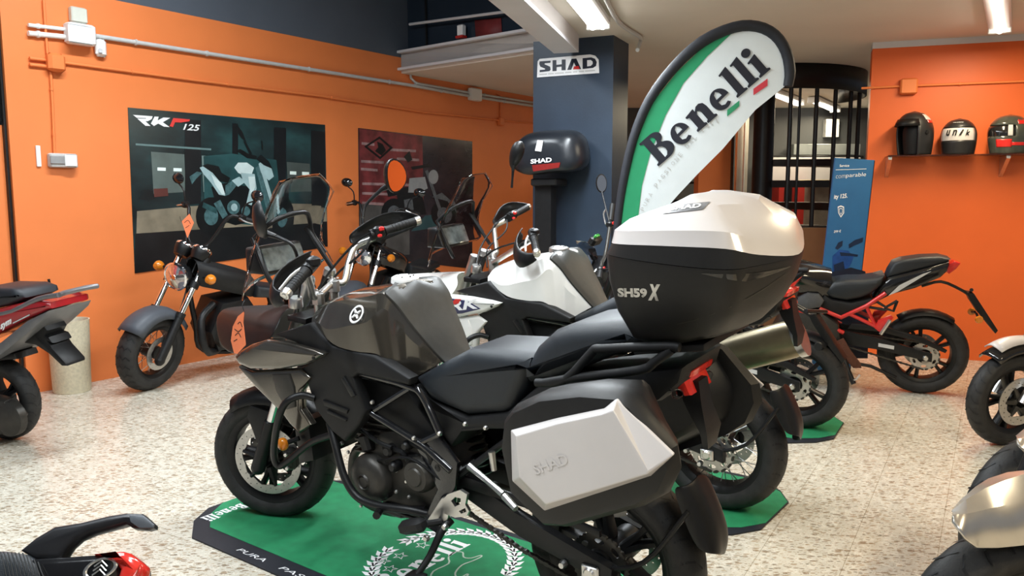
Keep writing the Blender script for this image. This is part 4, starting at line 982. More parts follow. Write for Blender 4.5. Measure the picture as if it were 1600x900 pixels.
    mb.tube(pts, .0095, 10, 3); mb.tube(g([(395, 372, .14), (418, 432, .15), (430, 450, .12)]), .0095, 8, 2); mb.tube(g([(478, 355, -.1), (520, 420, -.13)]), .0095, 8)
    mb.build('screen_bracket', M_black, root)
    # handlebar with risers, turned about the steering head
    hc = a(508, 460, 0); rz = Matrix.Rotation(turn, 3, 'Z')
    def a(px, py, off=0.0):
        p = A(px, py, off); d = rz @ V((p.x-hc.x, p.y, 0)); return V((hc.x+d.x, d.y, p.z))
    g = lambda L_: [a(x, y, o) for x, y, o in L_]
    gl0, gl1 = a(449, 457, .40), a(478, 424, .30); gr0, gr1 = a(601, 361, -.24), a(650, 346, -.36)
    cl = [a(497, 462, .06), a(521, 442, -.04)]
    mb = MB(); mb.tube([gl1, a(486, 450, .16), a(488, 462, .10), cl[0], cl[1], a(538, 440, -.08), a(545, 410, -.12), a(556, 385, -.17), a(580, 373, -.21), gr0], .0135, 12, 5)
    hb = mb.build('handlebar', M_alu, root, smooth=60)
    mb = MB()
    for p in cl: mb.box(p+V((0, 0, -.012)), (.05, .035, .06), bev=.01); mb.tube([p+V((0, 0, -.02)), p+V((.005, 0, -.1))], .018, 10)
    mb.each('bar_clamp', M_alu, hb); bolt_mb([p+V((x, y, .018)) for p in cl for x in (-.016, .016) for y in (-.009, .009)], .005, .005, V((0, 0, 1))).each('clamp_bolt', M_steel, hb)
    mb = MB(); tc_ = a(505, 480, 0); mb.slab([(tc_.x-.05, tc_.z-.04), (tc_.x-.05, tc_.z-.015), (tc_.x+.06, tc_.z-.01), (tc_.x+.06, tc_.z-.035)], .13, -.13, .008); mb.build('triple_clamp', M_black, root)
    mb = MB(); p = a(462, 471, .1); mb.lathe([(0, .018), (.022, .018), (.026, .012), (.028, -.02)], p, (-.2, .1, 1), 18); mb.build('fork_top_cap', M_alu, root)
    for nm, p0, p1 in (('left', gl1, gl0), ('right', gr0, gr1)):
        d = (p1-p0).normalized()
        mb = MB(); mb.tube([p0, p0+d*.01, p0+(p1-p0)*.9, p1], [.022, .017, .0175, .017], 14)
        for k in range(6): mb.lathe([(.0165, -.002), (.0185, 0), (.0165, .002)], p0+(p1-p0)*(.25+k*.1), d, 14)
        gp = mb.build('grip', M_blackm, hb)
        mb = MB(); mb.lathe([(0, .02), (.008, .02), (.010, .018), (.016, .018), (.0185, .012), (.0185, -.004)], p1, d, 16); mb.build('bar_end', M_alu, gp)
        mb = MB(); q = p0-d*.035; mb.tube([p0-d*.06, p0-d*.005], .023, 10); mb.box(q+V((-.012, 0, .012)), (.035, .045, .035), bev=.008); sb = mb.build('switch_box', M_black, hb)
        if nm == 'right':
            mb = MB(); mb.box(q+V((-.03, 0, .02)), (.014, .025, .018), bev=.004); mb.box(q+V((-.03, .012, -.006)), (.014, .02, .014), bev=.004); mb.each('kill_switch', M_red, sb)
        mb = MB(); mb.tube([p0-d*.02+V((.03, 0, 0)), p0+d*.03+V((.05, 0, .0)), p1-d*.02+V((.06, 0, -.01))], [.006, .006, .005], 8, 3); mb.build('lever', M_alu, hb)
        # hand guard: broad shell ahead of the grip, with a tail back to the bar end
        ang = d.copy(); rows = []
        up = V((0, 0, 1)); fwd = V((1, 0, 0)); fwd = (fwd-d*fwd.dot(d)).normalized()
        L_ = (p1-p0).length
        for (t, f_, z0, z1) in ((-1.0, .05, -.02, .02), (-.4, .085, -.05, .045), (.2, .10, -.06, .055), (.75, .095, -.05, .045), (1.08, .06, -.035, .025), (1.14, .01, -.02, .016)):
            row = []
            if nm == 'left': z0 *= 1.3; z1 *= .6; f_ *= 1.1
            for k in range(5):
                u = k/4; z = z0+(z1-z0)*u; row.append(p0+d*(t*L_)+fwd*(f_-.02*(2*u-1)**2)+up*z)
            rows.append(row)
        mb = MB(); mb.grid(rows); mb.build('hand_guard', M_black, root, smooth=60, subs=1, solid=.009)
    # cables
    mb = MB(); mb.tube([gr0+V((.02, .04, 0)), a(565, 395, -.14), a(525, 430, -.08), a(505, 470, 0)], .0045, 6, 5); mb.tube([gr0+V((.0, .05, .01)), a(555, 380, -.16), a(515, 425, -.08), a(480, 480, .03)], .005, 6, 5)
    mb.tube([gl1+V((.02, -.03, 0)), a(470, 440, .14), a(465, 490, .05)], .005, 6, 4); mb.each('cables', M_black, root)
    # mirrors
    def mirror_n(px, py):
        v = ray(px, py).normalized(); p = fr.w(a(px, py, -.32)); r = (V((4.3, 6.4, 1.05))-p).normalized(); n_ = (r-v).normalized()
        return V((n_.dot(fr.x), n_.dot(fr.y), n_.dot(fr.z)))
    def mirror(base, mid, neck, cen, nrm, hgt, wid, tilt, name='mirror'):
        mb = MB(); mb.tube([base, mid, neck], [.007, .006, .008], 8, 4); n_ = V(nrm).normalized(); r_ = V((0, 0, 1)).cross(n_).normalized(); u_ = n_.cross(r_)
        q = Matrix.Rotation(tilt, 3, n_); r_ = q @ r_; u_ = q @ u_
        outl = [(math.cos(t)*wid*(1+.25*math.sin(t)), math.sin(t)*hgt) for t in [2*PI*k/20 for k in range(20)]]
        mb.loft([[cen-n_*.028+(r_*x+u_*y)*.35 for x, y in outl], [cen-n_*.018+(r_*x+u_*y)*.8 for x, y in outl], [cen+(r_*x+u_*y) for x, y in outl], [cen+n_*.006+(r_*x+u_*y) for x, y in outl], [cen+n_*.006+(r_*x+u_*y)*.9 for x, y in outl]])
        mb.tube([neck, cen-u_*hgt*.6-n_*.012], [.009, .014], 8)
        mo = mb.build(name, M_black, root, smooth=60)
        mb = MB(); mb.add([cen+n_*.007+(r_*x+u_*y)*.9 for x, y in outl], [tuple(range(20))]); mb.build('mirror_glass', M_mirror, mo)
    if white:
        bp = lambda x, y: (lambda q: V((q.x, q.y, q.z)))(fr(x, y, -.30))
        mirror(bp(800, 302), bp(801, 288), bp(802, 275), bp(807, 251), V((.25, -.35, .1)), .078, .036, .35)
    else: mirror(a(567, 340, -.22), a(572, 320, -.24), a(596, 296, -.28), a(617, 276, -.32), mirror_n(617, 276), .066, .078, -.5)
    if not white:
        mirror(a(470, 425, .22), a(458, 385, .26), a(432, 370, .28), a(409, 346, .30), (-.5, -.85, .1), .075, .06, .75)
    # ---- crash bars, indicators, pegs, stand
    a = A; g = lambda L_: [A(x, y, o) for x, y, o in L_]
    for sd in (1, -1):
        def pp(L_): return [V((q.x, q.y*sd, q.z)) for q in g(L_)]
        mb = MB(); mb.tube(pp([(492, 622, .19), (470, 618, .22), (446, 630, .26), (434, 660, .27), (428, 705, .25), (434, 727, .23), (448, 722, .22), (485, 692, .19), (522, 678, .18)]), .0135, 12, 5)
        mb.tube(pp([(515, 660, .17), (524, 695, .19), (538, 745, .21), (558, 776, .21), (590, 790, .2), (640, 797, .17), (672, 804, .14)]), .0145, 12, 5); mb.build('crash_bar', M_black, root)
        p = a(442, 694, .2); p.y *= sd
        mb = MB(); mb.ball(p, .026, 14, (1, .8, 1)); mb.build('front_indicator', M_orange_lens, root)
        mb = MB(); mb.tube([p, p+V((-.05, -.04*sd, .02))], .010, 8); mb.build('indicator_stalk', M_black, root)
    mb = MB(); mb.slab(a2([(676, 800), (690, 778), (700, 776), (702, 792), (700, 812), (688, 822), (668, 812)], .17), .155, .172, .004); pb = mb.build('peg_bracket', M_alu, root)
    mb = MB(); p = a(645, 822, .25); mb.box(p, (.11, .05, .045), Matrix.Rotation(.35, 3, 'Y'), .012); mb.tube([p, a(690, 815, .17)], .012, 8); mb.build('foot_peg', M_blackm, pb)
    hs = a2([(692, 782), (700, 772), (720, 765), (731, 772), (728, 788), (734, 798), (730, 806), (712, 808), (696, 802)], .18)
    hole = a2([(706, 782), (712, 776), (721, 778), (721, 787), (712, 791)], .18); hole2 = a2([(718, 798), (728, 793), (730, 799), (722, 802)], .18)
    mb = shapes_mb([hs, hole, hole2], lambda x, y: V((x, .178, y))); mb.build('heel_guard', M_alu, root, solid=.012, smooth=0)
    mb = MB(); mb.tube(g([(705, 812, .15), (690, 830, .19), (672, 868, .24), (652, 898, .29)]), [.015, .014, .012, .011], 10, 3); q = a(650, 900, .30); mb.box(q+V((0, .0, -.0)), (.06, .05, .012), bev=.003); mb.build('side_stand', M_black, root)
    bolt_mb([a(668, 840, .22), a(697, 822, .18)], .012, .014).each('stand_bolt', M_alu, root)
    mb = MB(); mb.tube(g([(664, 800, .15), (655, 812, .16), (610, 796, .18)]), .006, 8, 2); mb.tube([a(600, 790, .16), a(588, 806, .24)], .014, 8); mb.build('shift_lever', M_black, root)
    mb = MB(); mb.tube(g([(733, 728, .16), (760, 750, .17), (786, 772, .18)]), [.012, .009, .011], 8); mb.tube(g([(788, 775, .18), (806, 795, .20)]), [.012, .010], 8); mb.build('pillion_peg', M_alu, root)
    mb = MB(); mb.tube(g([(768, 706, .15), (772, 735, .15)]), [.011, .009], 8); mb.build('shock_link', M_alu, root)
    # rear shock, exhaust on the right
    mb = MB(); 
    for k in range(9): mb.lathe([(.026, -.006), (.036, 0), (.026, .006)], V((.50+.008*k, 0, .45+.028*k)), V((.27, 0, .96)), 14)
    mb.build('shock_spring', M_red if white else M_black, root)
    mb = MB(); mb.tube([(.58, -.12, .33), (.40, -.16, .36), (.26, -.19, .48)], .024, 10, 4); mb.build('exhaust_pipe', M_engine, root)
    if white:
        rings = []
        for t, k in ((0, .75), (.08, 1), (.9, 1), (1, .94), (1, .6), (.97, .5)):
            p = V((.24-.52*t, -.20-.01*t, .48+.20*t)); rings.append([p+V((0, .055*k*math.cos(q)*(1 if abs(math.cos(q)) < .9 else 1), 0))+V((.36, 0, .93))*(.085*k*math.sin(q)) for q in [2*PI*j/18 for j in range(18)]])
        mb = MB(); mb.loft(rings); mf = mb.build('muffler', mat('muffler_bronze', (.32, .27, .18), .36, .7, noise=.06, nscale=30), root, smooth=50)
        p = V((.24-.50, -.21, .48+.19)); mb = MB(); mb.loft([[p+V((0, .058*math.cos(q), 0))+V((.36, 0, .93))*(.088*math.sin(q))+V((-dx, 0, .385*dx)) for q in [2*PI*j/18 for j in range(18)]] for dx in (0, .03)]); mb.build('muffler_band', M_steel, mf); mb = MB(); mb.loft([[p+V((0, .050*math.cos(q), 0))+V((.36, 0, .93))*(.078*math.sin(q))+V((dx, 0, -.385*dx)) for q in [2*PI*j/18 for j in range(18)]] for dx in (.0, -.025)]); mb.build('muffler_cap', M_black, mf)
    if white:
        keep = ('rear_wheel', 'front_wheel', 'swingarm', 'chain', 'chain_guard', 'mud_flap', 'fork_lower', 'front_fender', 'brake_caliper', 'side_stand', 'stand_bolt')
        for ch in root.children:
            nm = ch.name.split('.')[0]
            if nm in keep: continue
            ch.location.z += .03
            if nm in ('tail_light', 'plate_holder'): ch.location.z += .05; ch.location.x -= .02
            if nm == 'muffler': ch.location.z += .055
    return root
B = bike_frame((1125, 693), .295, HEAD_A, 4.5)
white_tourer = make_tourer(B, 'white touring motorcycle with spoked wheels and smoked screen on the middle green mat', 'touring motorcycles on the green mats', True, math.radians(28))
tourer = make_tourer(A, 'gunmetal grey touring motorcycle with white and black luggage cases on the front green mat', 'touring motorcycles on the green mats')
# ---------------------------------------------------------------- luggage on the gunmetal motorcycle
g_ = lambda L_: [A(x, y, o) for x, y, o in L_]
def ring_of(half, res=5, sharp=()):
    """closed smooth ring from a half outline that starts and ends on the middle plane"""
    full = [V(p) for p in half]+[V((p.x, -p.y, p.z)) for p in half[-2:0:-1]]
    n = len(full); out = []
    for i in range(n):
        p0, p1, p2, p3 = full[i-1], full[i], full[(i+1) % n], full[(i+2) % n]
        for k in range(res):
            t = k/res; out.append(.5*((2*p1)+(p2-p0)*t+(2*p0-5*p1+4*p2-p3)*t*t+(3*p1-p0-3*p2+p3)*t**3))
    return out
def tc(FL, RL, hw, nose, bulge, zr=None):
    f, r = A(*FL, hw*.86), A(*RL, hw)
    m_ = f*.45+r*.55
    zr = r.z+(r.z-f.z)*.1 if zr is None else zr
    return [V((f.x+nose, 0, f.z)), V((f.x+nose*.75, hw*.5, f.z)), V((f.x, hw*.86, f.z)), V((m_.x, hw, m_.z)), V((r.x, hw*.93, r.z*.85+zr*.15)), V((r.x-bulge*.55, hw*.62, r.z*.4+zr*.6)), V((r.x-bulge, 0, zr))]
r0 = tc((1022, 541), (1098, 532), .15, .015, .04)
r1 = tc((992, 528), (1108, 524), .20, .02, .055)
r2 = tc((968, 487), (1118, 497), .245, .025, .07)
r25 = tc((955, 440), (1124, 463), .27, .028, .08)
r3 = tc((951, 399), (1128, 424), .282, .03, .085)
r4 = tc((959, 381), (1128, 386), .276, .03, .088, r3[-1].z+.004)
r5 = tc((963, 360), (1122, 358), .266, .03, .075, r3[-1].z+.045)
r6 = tc((985, 342), (1092, 325), .20, .02, .06, None)
r6[-1].z -= .01
r7 = tc((1012, 331), (1078, 309), .12, .01, .045)
def lofted(halves, name, m, parent, scale_in=None, smooth=34):
    mb = MB(); mb.loft([ring_of(h) for h in halves]); return mb.build(name, m, parent, smooth=smooth)
def mixr(p, q, t): return [a_*(1-t)+b_*t for a_, b_ in zip(p, q)]
def shr(r, k): 
    c = sum(r, V())/len(r); return [V((c.x+(p.x-c.x)*k, p.y*k, p.z)) for p in r]
case = lofted([r0, mixr(r0, r1, .6), r1, r2, r25, mixr(r25, r3, .9), shr(r3, .995)], 'top_case', M_caseb, tourer, smooth=50)
lofted([shr([p-V((0, 0, .004)) for p in r3], .96), shr(r3, .985), shr(mixr(r3, r4, .04), 1.0), mixr(r3, r4, .5), r4, shr(r4, .97)], 'lid_band', M_caseb, case, smooth=40)
lofted([shr(r4, .975), shr(mixr(r4, r5, .03), 1.004), mixr(r4, r5, .5), shr(r5, 1.0), mixr(r5, r6, .5), r6, mixr(r6, r7, .6), r7, shr([p+V((0, 0, .003)) for p in r7], .6)], 'lid_cover', M_casew, case, smooth=24).__setitem__('label', 'pearl white lid cover')
def on_mesh(o, px, py):
    oo = A.loc(EYE); dd_ = A.loc(EYE+ray(px, py).normalized())-oo
    ok, loc, nrm, idx = o.ray_cast(oo, dd_); return (loc, nrm) if ok else (None, None)
def decal(o, mb, m, name, lift=.0012, label=None):
    """lettering wrapped onto a shell: every point is carried along the line to the eye's plane onto the surface"""
    oo = A.loc(EYE); vv = []
    for p in mb.v:
        ok, loc, nrm, idx = o.ray_cast(oo, (p-oo).normalized()); vv.append(loc+nrm*lift if ok else p)
    mb.v = vv; x = mb.build(name, m, o, smooth=0); x['label'] = label or name.replace('_', ' '); return x
lidc = [ch for ch in tourer.children if ch.name.startswith('lid_cover')]
lid_o = [ch for ch in case.children if ch.name.startswith('lid_cover')][0]
bpy.context.view_layer.update()
mb = MB(); N_ = 10
def qp(u, v):
    x = (1034*(1-u)+1098*u)*(1-v)+(1046*(1-u)+1110*u)*v; y = (335*(1-u)+328*u)*(1-v)+(322*(1-u)+316*u)*v
    return A(x, y, .2)
mb.grid([[qp(i/N_, j/5) for i in range(N_+1)] for j in range(6)])
ins = decal(lid_o, mb, mat('grey_insert', (.16, .16, .165), .4, noise=.08, nscale=40), 'lid_insert', .002, 'grey insert')
p0, p1, p2 = qp(.16, .25), qp(.92, .25), qp(.16, .8); r_ = (p1-p0).normalized()
tb_ = text_mb('SHAD', p0, r_, (p2-p0-r_*(p2-p0).dot(r_)), (p1-p0).length, (p2-p0-r_*(p2-p0).dot(r_)).length, .03, .2)
decal(lid_o, tb_, M_inkw, 'lid_lettering', .0035, 'white lettering')
for tx, pa, pb, h_, sh, bo in (('SH59', (966, 464), (1012, 465), .023, 0, .05), ('X', (1013, 469), (1033, 470), .040, .25, .07)):
    p0, p1 = A(*pa, .30), A(*pb, .30); r_ = (p1-p0).normalized(); up_ = (V((0, 0, 1))-r_*r_.z).normalized()
    decal(case, text_mb(tx, p0, r_, up_, (p1-p0).length, h_, bo, sh), M_alu, 'case_lettering', label='silver lettering')
mb = MB(); pth = [(1058, 506), (1085, 500), (1112, 491), (1140, 480), (1168, 466), (1192, 452), (1214, 437), (1232, 424)]
for k in range(len(pth)-1):
    pass
mb.grid([[A(x, y-w_, .2) for x, y in pth] for w_ in (-.7, .7)]); decal(case, mb, M_engine, 'case_crease', .0012, 'fine crease line')
mb = MB(); up_ = [(1096, 426.5), (1120, 427.5), (1145, 428), (1170, 427), (1195, 424), (1218, 419.5), (1234, 415.5)]; lo_ = [(1096, 427.5), (1120, 433), (1145, 437.5), (1165, 439.5), (1188, 434), (1212, 426), (1234, 417)]
mb.grid([[A(a_[0]*(1-t)+b_[0]*t, a_[1]*(1-t)+b_[1]*t, .2) for a_, b_ in zip(up_, lo_)] for t in (0, .5, 1)]); decal(case, mb, M_blackg, 'case_gloss_panel', .0018, 'glossy black panel')
# side cases
def side_case(sd):
    k_ = 1 if sd > 0 else .56
    o1, o2, o3, o4 = .20*k_, .40*k_, .440*k_, .474*k_
    outl = [(783, 655), (798, 636), (840, 616), (905, 608), (962, 612), (990, 628), (1050, 702), (1056, 738), (1038, 776), (1000, 797), (885, 829), (848, 826), (793, 772), (778, 700)]
    base = a2(outl, .43)
    if area2(base) < 0: base = base[::-1]
    cx = sum(p[0] for p in base)/len(base); cz = sum(p[1] for p in base)/len(base)
    xr = min(p[0] for p in base)
    def ringat(o, ins_, rear):
        R_ = inset(base, ins_) if ins_ else base
        return [V((x+rear*max(0, (cx-x)/(cx-xr))**1.3, o*sd, z)) for x, z in R_]
    rings = [ringat(o, i_, r_) for o, i_, r_ in ((o1, .055, .12), (o1+.015, .035, .11), (o1+.09, .012, .07), (o2-.03, .0, .015), (o2, .0, 0), (o3-.016, .008, 0), (o3-.004, .018, 0), (o3, .032, 0))]
    mb = MB(); mb.loft(rings); sc_ = mb.build('side_case', M_caseb, tourer, smooth=32)
    L1 = [(797, 672), (870, 653), (943, 638), (962, 624), (1052, 711), (1017, 744), (935, 771), (850, 799), (799, 752)]
    L2 = [(806, 681), (870, 662), (940, 647), (958, 641), (1012, 738), (1011, 741), (930, 766), (853, 788), (812, 746)]
    r1_ = [V((p.x, (o3-.012)*sd, p.z)) for p in aa(L1, .440)]; r2_ = [V((p.x, (o3-.002)*sd, p.z)) for p in aa(L1, .440)]; r3_ = [V((p.x, o4*sd, p.z)) for p in aa(L2, .474)]
    mb = MB(); mb.loft([r1_, r2_, r3_]); lc = mb.build('side_lid', M_casew, sc_, smooth=0, label='pearl white lid cover')
    md = lc.modifiers.new('b', 'BEVEL'); md.width = .003; md.segments = 2
    if sd > 0:
        q0, q1 = A(838, 742, o4), A(890, 724, o4); letters(lc, 'SHAD', q0, q1, .028, M_casew, bold=.02, off=.0015, name='embossed_lettering')
    mb = MB(); mb.slab(a2([(800, 643), (842, 624), (905, 617), (940, 620), (938, 628), (900, 627), (845, 634), (806, 651)], .43), (o2-.02)*sd, (o2+.036)*sd, .01); mb.build('carry_handle', M_seat, sc_)
    return sc_
side_case(1); side_case(-1).location = (.03, 0, -.03)
# price tags: paper strips with handwritten marks, hung from the motorcycles
def price_tag(fr, outline, marks, label, off=.0):
    P = [fr(x, y, off) for x, y in outline]; w0 = fr.w(P[0])
    f2 = Frame(w0, fr.x, fr.y, fr.z)
    mb = MB(); mb.slab([(p.x-P[0].x, p.z-P[0].z) for p in P], -.001, .001, 0)
    t = mb.build('price_tag', M_tag, None, smooth=0); t.matrix_world = f2.matrix(); tag(t, label, 'price tag', 'orange price tags')
    for k, path in enumerate(marks):
        mb = MB(); pp = [fr(x, y, off)-P[0] for x, y in path]
        mb.tube([V((p.x, .0015*(1 if fr.y.y < 0 else -1), p.z)) for p in pp], .0016, 5, 3); mb.build('handwriting', M_ink, t)
    mb = MB(); mb.tube([V((0, 0, -.005)), V((.01, 0, .02)), V((.02, -.02, .035))], .0015, 5, 2); mb.build('string', M_ink, t)
    return t
# ================================================================== MATS
def mat_rug(fr, label):
    o = V((fr.o.x, fr.o.y, 0)); hx = V((fr.x.x, fr.x.y, 0)).normalized(); F_ = Frame(o, hx, (-hx.y, hx.x, 0), (0, 0, 1))
    root = empty('floor_mat', F_, label, 'mat', 'green motorcycle mats')
    def octo(a0, a1, w0, w1, c, z): return [V((x, y, z)) for x, y in ((a0+c, w0), (a1-c, w0), (a1-c*.35, w0+c*.45), (a1, w0+c), (a1, w1-c), (a1-c*.35, w1-c*.45), (a1-c, w1), (a0+c, w1), (a0+c*.35, w1-c*.45), (a0, w1-c), (a0, w0+c), (a0+c*.35, w0+c*.45))]
    a0, a1, w0, w1 = -.24, 1.97, -.43, .375
    mb = MB(); mb.loft([octo(a0, a1, w0, w1, .22, z) for z in (0.0005, .007)]); mb.build('mat_base', mat('mat_black_rubber', (.012, .014, .020), .6, noise=.1, nscale=40), root, smooth=0)
    g0, g1 = w0+.035, w1-.10
    mb = MB(); mb.loft([octo(a0+.004, a1-.004, g0, g1, .19, z) for z in (.0072, .0085)]); mb.build('mat_top', mat('mat_green_pile', (.012, .22, .085), .75, noise=.14, nscale=18, bump=.5, bscale=700), root, smooth=0)
    z = .0092
    def P(x, y): return V((x, y, z))
    # lettering across the front end and along the dark band
    s_, w = benelli()
    mb = shapes_mb(s_, lambda x, y: P(1.895-y*.06, .045+.20*x/w)); mb.build('front_lettering', M_inkw, root, smooth=0)
    for k, (wd, x0, wid) in enumerate((('PURA', 1.50, .20), ('PASSIONE', 1.24, .42), ('DAL', .76, .13), ('1911', .58, .15))):
        text_mb(wd, V((x0, w1-.032, .0078)), (-1, 0, 0), (0, -1, 0), wid*.85, .023, -.004, .2).build('band_lettering', M_inkw, root, smooth=0)
    # emblem: laurel wreath, stars, lettering, lion on a shield
    c = (.77, -.06); ex, ey = .25, .29
    lv = MB()
    def leaf(px, py, ang, L_, wd):
        d = V((math.cos(ang), math.sin(ang), 0)); n_ = V((-d.y, d.x, 0)); p = P(px, py)
        lv.add([p, p+d*L_*.4+n_*wd, p+d*L_, p+d*L_*.4-n_*wd], [(0, 1, 2, 3)])
    for sd in (-1, 1):
        for k in range(20):
            t = math.radians(-80+k*8.2); y = sd*math.cos(t); x = math.sin(t)
            bx, by = c[0]+ex*x, c[1]+ey*y
            tang = math.atan2(-sd*ey*math.sin(t)*1.0, ex*math.cos(t))
            for da in (.65, 0, -.65): leaf(bx, by, tang+da, .058, .013)
    lv.build('laurel_wreath', M_inkw, root, smooth=0).__setitem__('kind', 'stuff')
    for (sx, sy) in ((.94, -.12), (.945, .0), (.90, .10), (.965, .07)):
        st_ = [(sx+(.032 if k % 2 == 0 else .014)*math.cos(PI*k/5), sy+(.032 if k % 2 == 0 else .014)*math.sin(PI*k/5)) for k in range(10)]
        si = [(sx+(.024 if k % 2 == 0 else .010)*math.cos(PI*k/5), sy+(.024 if k % 2 == 0 else .010)*math.sin(PI*k/5)) for k in range(10)]
        shapes_mb([st_, si], P).build('star', M_inkw, root, smooth=0)
    mb = shapes_mb(s_, lambda x, y: P(.79+y*.10, .20-.44*x/w)); mb.build('emblem_lettering', M_inkw, root, smooth=0)
    # rampant beast drawn in outline
    body = [(.68, .10), (.72, .08), (.76, .02), (.755, -.06), (.79, -.10), (.80, -.15), (.77, -.17), (.74, -.14), (.715, -.15), (.70, -.19), (.685, -.18), (.69, -.13), (.70, -.08), (.68, -.02), (.65, .0), (.645, -.04), (.63, -.03), (.635, .03), (.655, .06), (.65, .10), (.62, .13), (.65, .14), (.67, .13)]
    sh = smooth2(body, 3); inn = inset([(p[0], p[1]) for p in (sh if area2(sh) > 0 else sh[::-1])], .0065)
    shapes_mb([sh, inn], P).build('emblem_beast', mat('mat_print_grey', (.45, .55, .45), .7, noise=.1, nscale=40), root, smooth=0)
    return root
mat_rug(A, 'green and black mat with laurel emblem under the gunmetal motorcycle')
mat_rug(B, 'green and black mat under the white motorcycle with spoked wheels')
price_tag(A, [(382, 486), (372, 494), (364, 510), (361, 532), (366, 552), (371, 553), (384, 539), (382, 520), (380, 505)], [[(372, 506), (376, 503), (379, 511)], [(367, 514), (373, 518), (378, 514)], [(368, 524), (373, 520), (377, 527)], [(366, 533), (371, 530)]], 'orange price tag with handwriting hanging at the nose of the gunmetal motorcycle', .245)

# ================================================================== ROADSTER (red framed one, and the black one on the rear mat)
D = bike_frame((1441, 551), .29, (-.94, .30), 6)
def make_roadster(fr, label, frame_mat, cat_group=None, accent=True, bars=None):
    d = lambda x, y, o=0.0: D(x, y, o)
    d2 = lambda L_, o: [(D(x, y, o).x, D(x, y, o).z) for x, y in L_]
    dg = lambda L_: [D(x, y, o) for x, y, o in L_]
    root = empty('naked_motorcycle', fr, label, 'motorcycle', cat_group)
    rc = V((0, 0, .29)); rw = wheel(root, rc, YV, .29, .145, .20, 'cast', name='rear_wheel', spokes=5)
    sprocket_mb(rc, YV, .095, .085, 40, 6).build('sprocket', M_disc, rw, solid=.006, smooth=0)
    disc_mb(rc, YV, .115, .075, -.08, 20).build('rear_disc', M_disc, rw, solid=.005, smooth=0)
    mb = MB()
    for sd in (1, -1):
        p0, p1, p2 = V((.54, sd*.08, .40)), V((.28, sd*.115, .37)), V((-.04, sd*.115, .29))
        mb.loft([[p+V((0, y, z)) for (y, z) in ((-.014, -h), (.014, -h), (.018, 0), (.014, h), (-.014, h), (-.018, 0))] for p, h in ((p0, .05), (p1, .04), (p2, .028))])
    mb.tube([(.54, -.1, .40), (.54, .1, .40)], .03, 12); sw = mb.build('swingarm', M_black, root)
    mb = MB(); mb.slab([(.20, .365), (.20, .34), (.30, .355), (.30, .38)], .131, .1335, 0); mb.build('swingarm_sticker', M_pipe, sw)
    bolt_mb([(0, .13, .29)], .02, .016).build('axle_nut', M_alu, sw)
    arc_ = [V((-.095*math.sin(q), .088, .29+.095*math.cos(q))) for q in [PI*k/8 for k in range(9)]]
    chain_mb([V((.56, .09, .44))]+arc_+[V((.56, .09, .35)), V((.60, .09, .40)), V((.56, .09, .44))]).build('chain', M_engine, root)
    mb = MB(); mb.slab([(.50, .47), (.30, .46), (.05, .40), (-.12, .33), (-.13, .35), (.02, .43), (.28, .50), (.48, .51)], .10, .125, .004); mb.build('chain_guard', M_black, root)
    # hugger over the tyre
    mb = MB(); rows = []
    for k in range(8):
        an = math.radians(125-70*k/7); rows.append([V((r_*math.cos(an), u*.08, .29+r_*math.sin(an))) for u, r_ in ((-1, .285), (-.6, .305), (0, .312), (.6, .305), (1, .285))])
    mb.grid(rows); mb.build('rear_hugger', M_black, root, solid=.005, smooth=80)
    # seat and tail
    mb = MB(); mb.slab(d2([(1287, 458), (1294, 446), (1303, 440), (1325, 437), (1348, 437), (1368, 434), (1383, 430), (1377, 446), (1362, 459), (1345, 466), (1322, 470), (1300, 466)], .10), .12, -.12, .035, seg=3); mb.build('rider_seat', M_seat, root, smooth=60)
    mb = MB(); mb.slab(d2([(1385, 434), (1389, 424), (1397, 411), (1410, 406), (1440, 402), (1470, 401), (1486, 405), (1478, 411), (1440, 420), (1405, 429)], .07), .08, -.08, .02, seg=3); mb.build('pillion_seat', M_seat, root, smooth=60)
    mb = MB(); mb.slab(d2([(1364, 466), (1376, 447), (1388, 434), (1440, 421), (1484, 409), (1481, 424), (1470, 434), (1430, 451), (1395, 460), (1375, 470)], .09), .095, -.095, .02); mb.build('tail_fairing', M_blackg, root, smooth=60)
    mb = MB(); mb.slab(d2([(1388, 462), (1405, 446), (1442, 428), (1455, 424), (1430, 439), (1402, 456)], .10), .098, .102, 0); mb.build('tail_stripe', M_pipe if accent else M_engine, root)
    mb = MB(); mb.slab(d2([(1478, 424), (1483, 412), (1491, 408), (1501, 411), (1494, 420), (1483, 428)], .05), .06, -.06, .008); mb.build('tail_light', M_red_lens, root)
    mb = MB(); mb.slab(d2([(1288, 460), (1300, 468), (1330, 473), (1362, 466), (1370, 474), (1330, 488), (1316, 497), (1296, 490), (1278, 478)], .11), .12, -.12, .015); mb.build('side_cover', M_blackm, root)
    mb = MB(); mb.slab(d2([(1244, 480), (1246, 466), (1262, 456), (1280, 459), (1288, 470), (1282, 480), (1262, 483)], .13), .15, -.15, .02); mb.build('tank_side', mat('dark_grey_plastic', (.075, .075, .078), .55, noise=.1, nscale=40), root)
    # plate holder with amber indicators
    mb = MB()
    for sd in (1, -1): mb.tube(dg([(1440, 447, .03*sd), (1470, 440, .035*sd), (1500, 452, .03*sd), (1516, 462, .03*sd)]), .010, 8, 3)
    mb.slab(d2([(1508, 455), (1520, 457), (1533, 477), (1557, 514), (1553, 519), (1526, 486), (1514, 468)], 0), .045, -.045, .004)
    ph = mb.build('plate_holder', M_black, root)
    mb = MB(); mb.tube(dg([(1518, 453, -.14), (1518, 453, .14)]), .012, 10); mb.build('plate_lamp', M_black, ph)
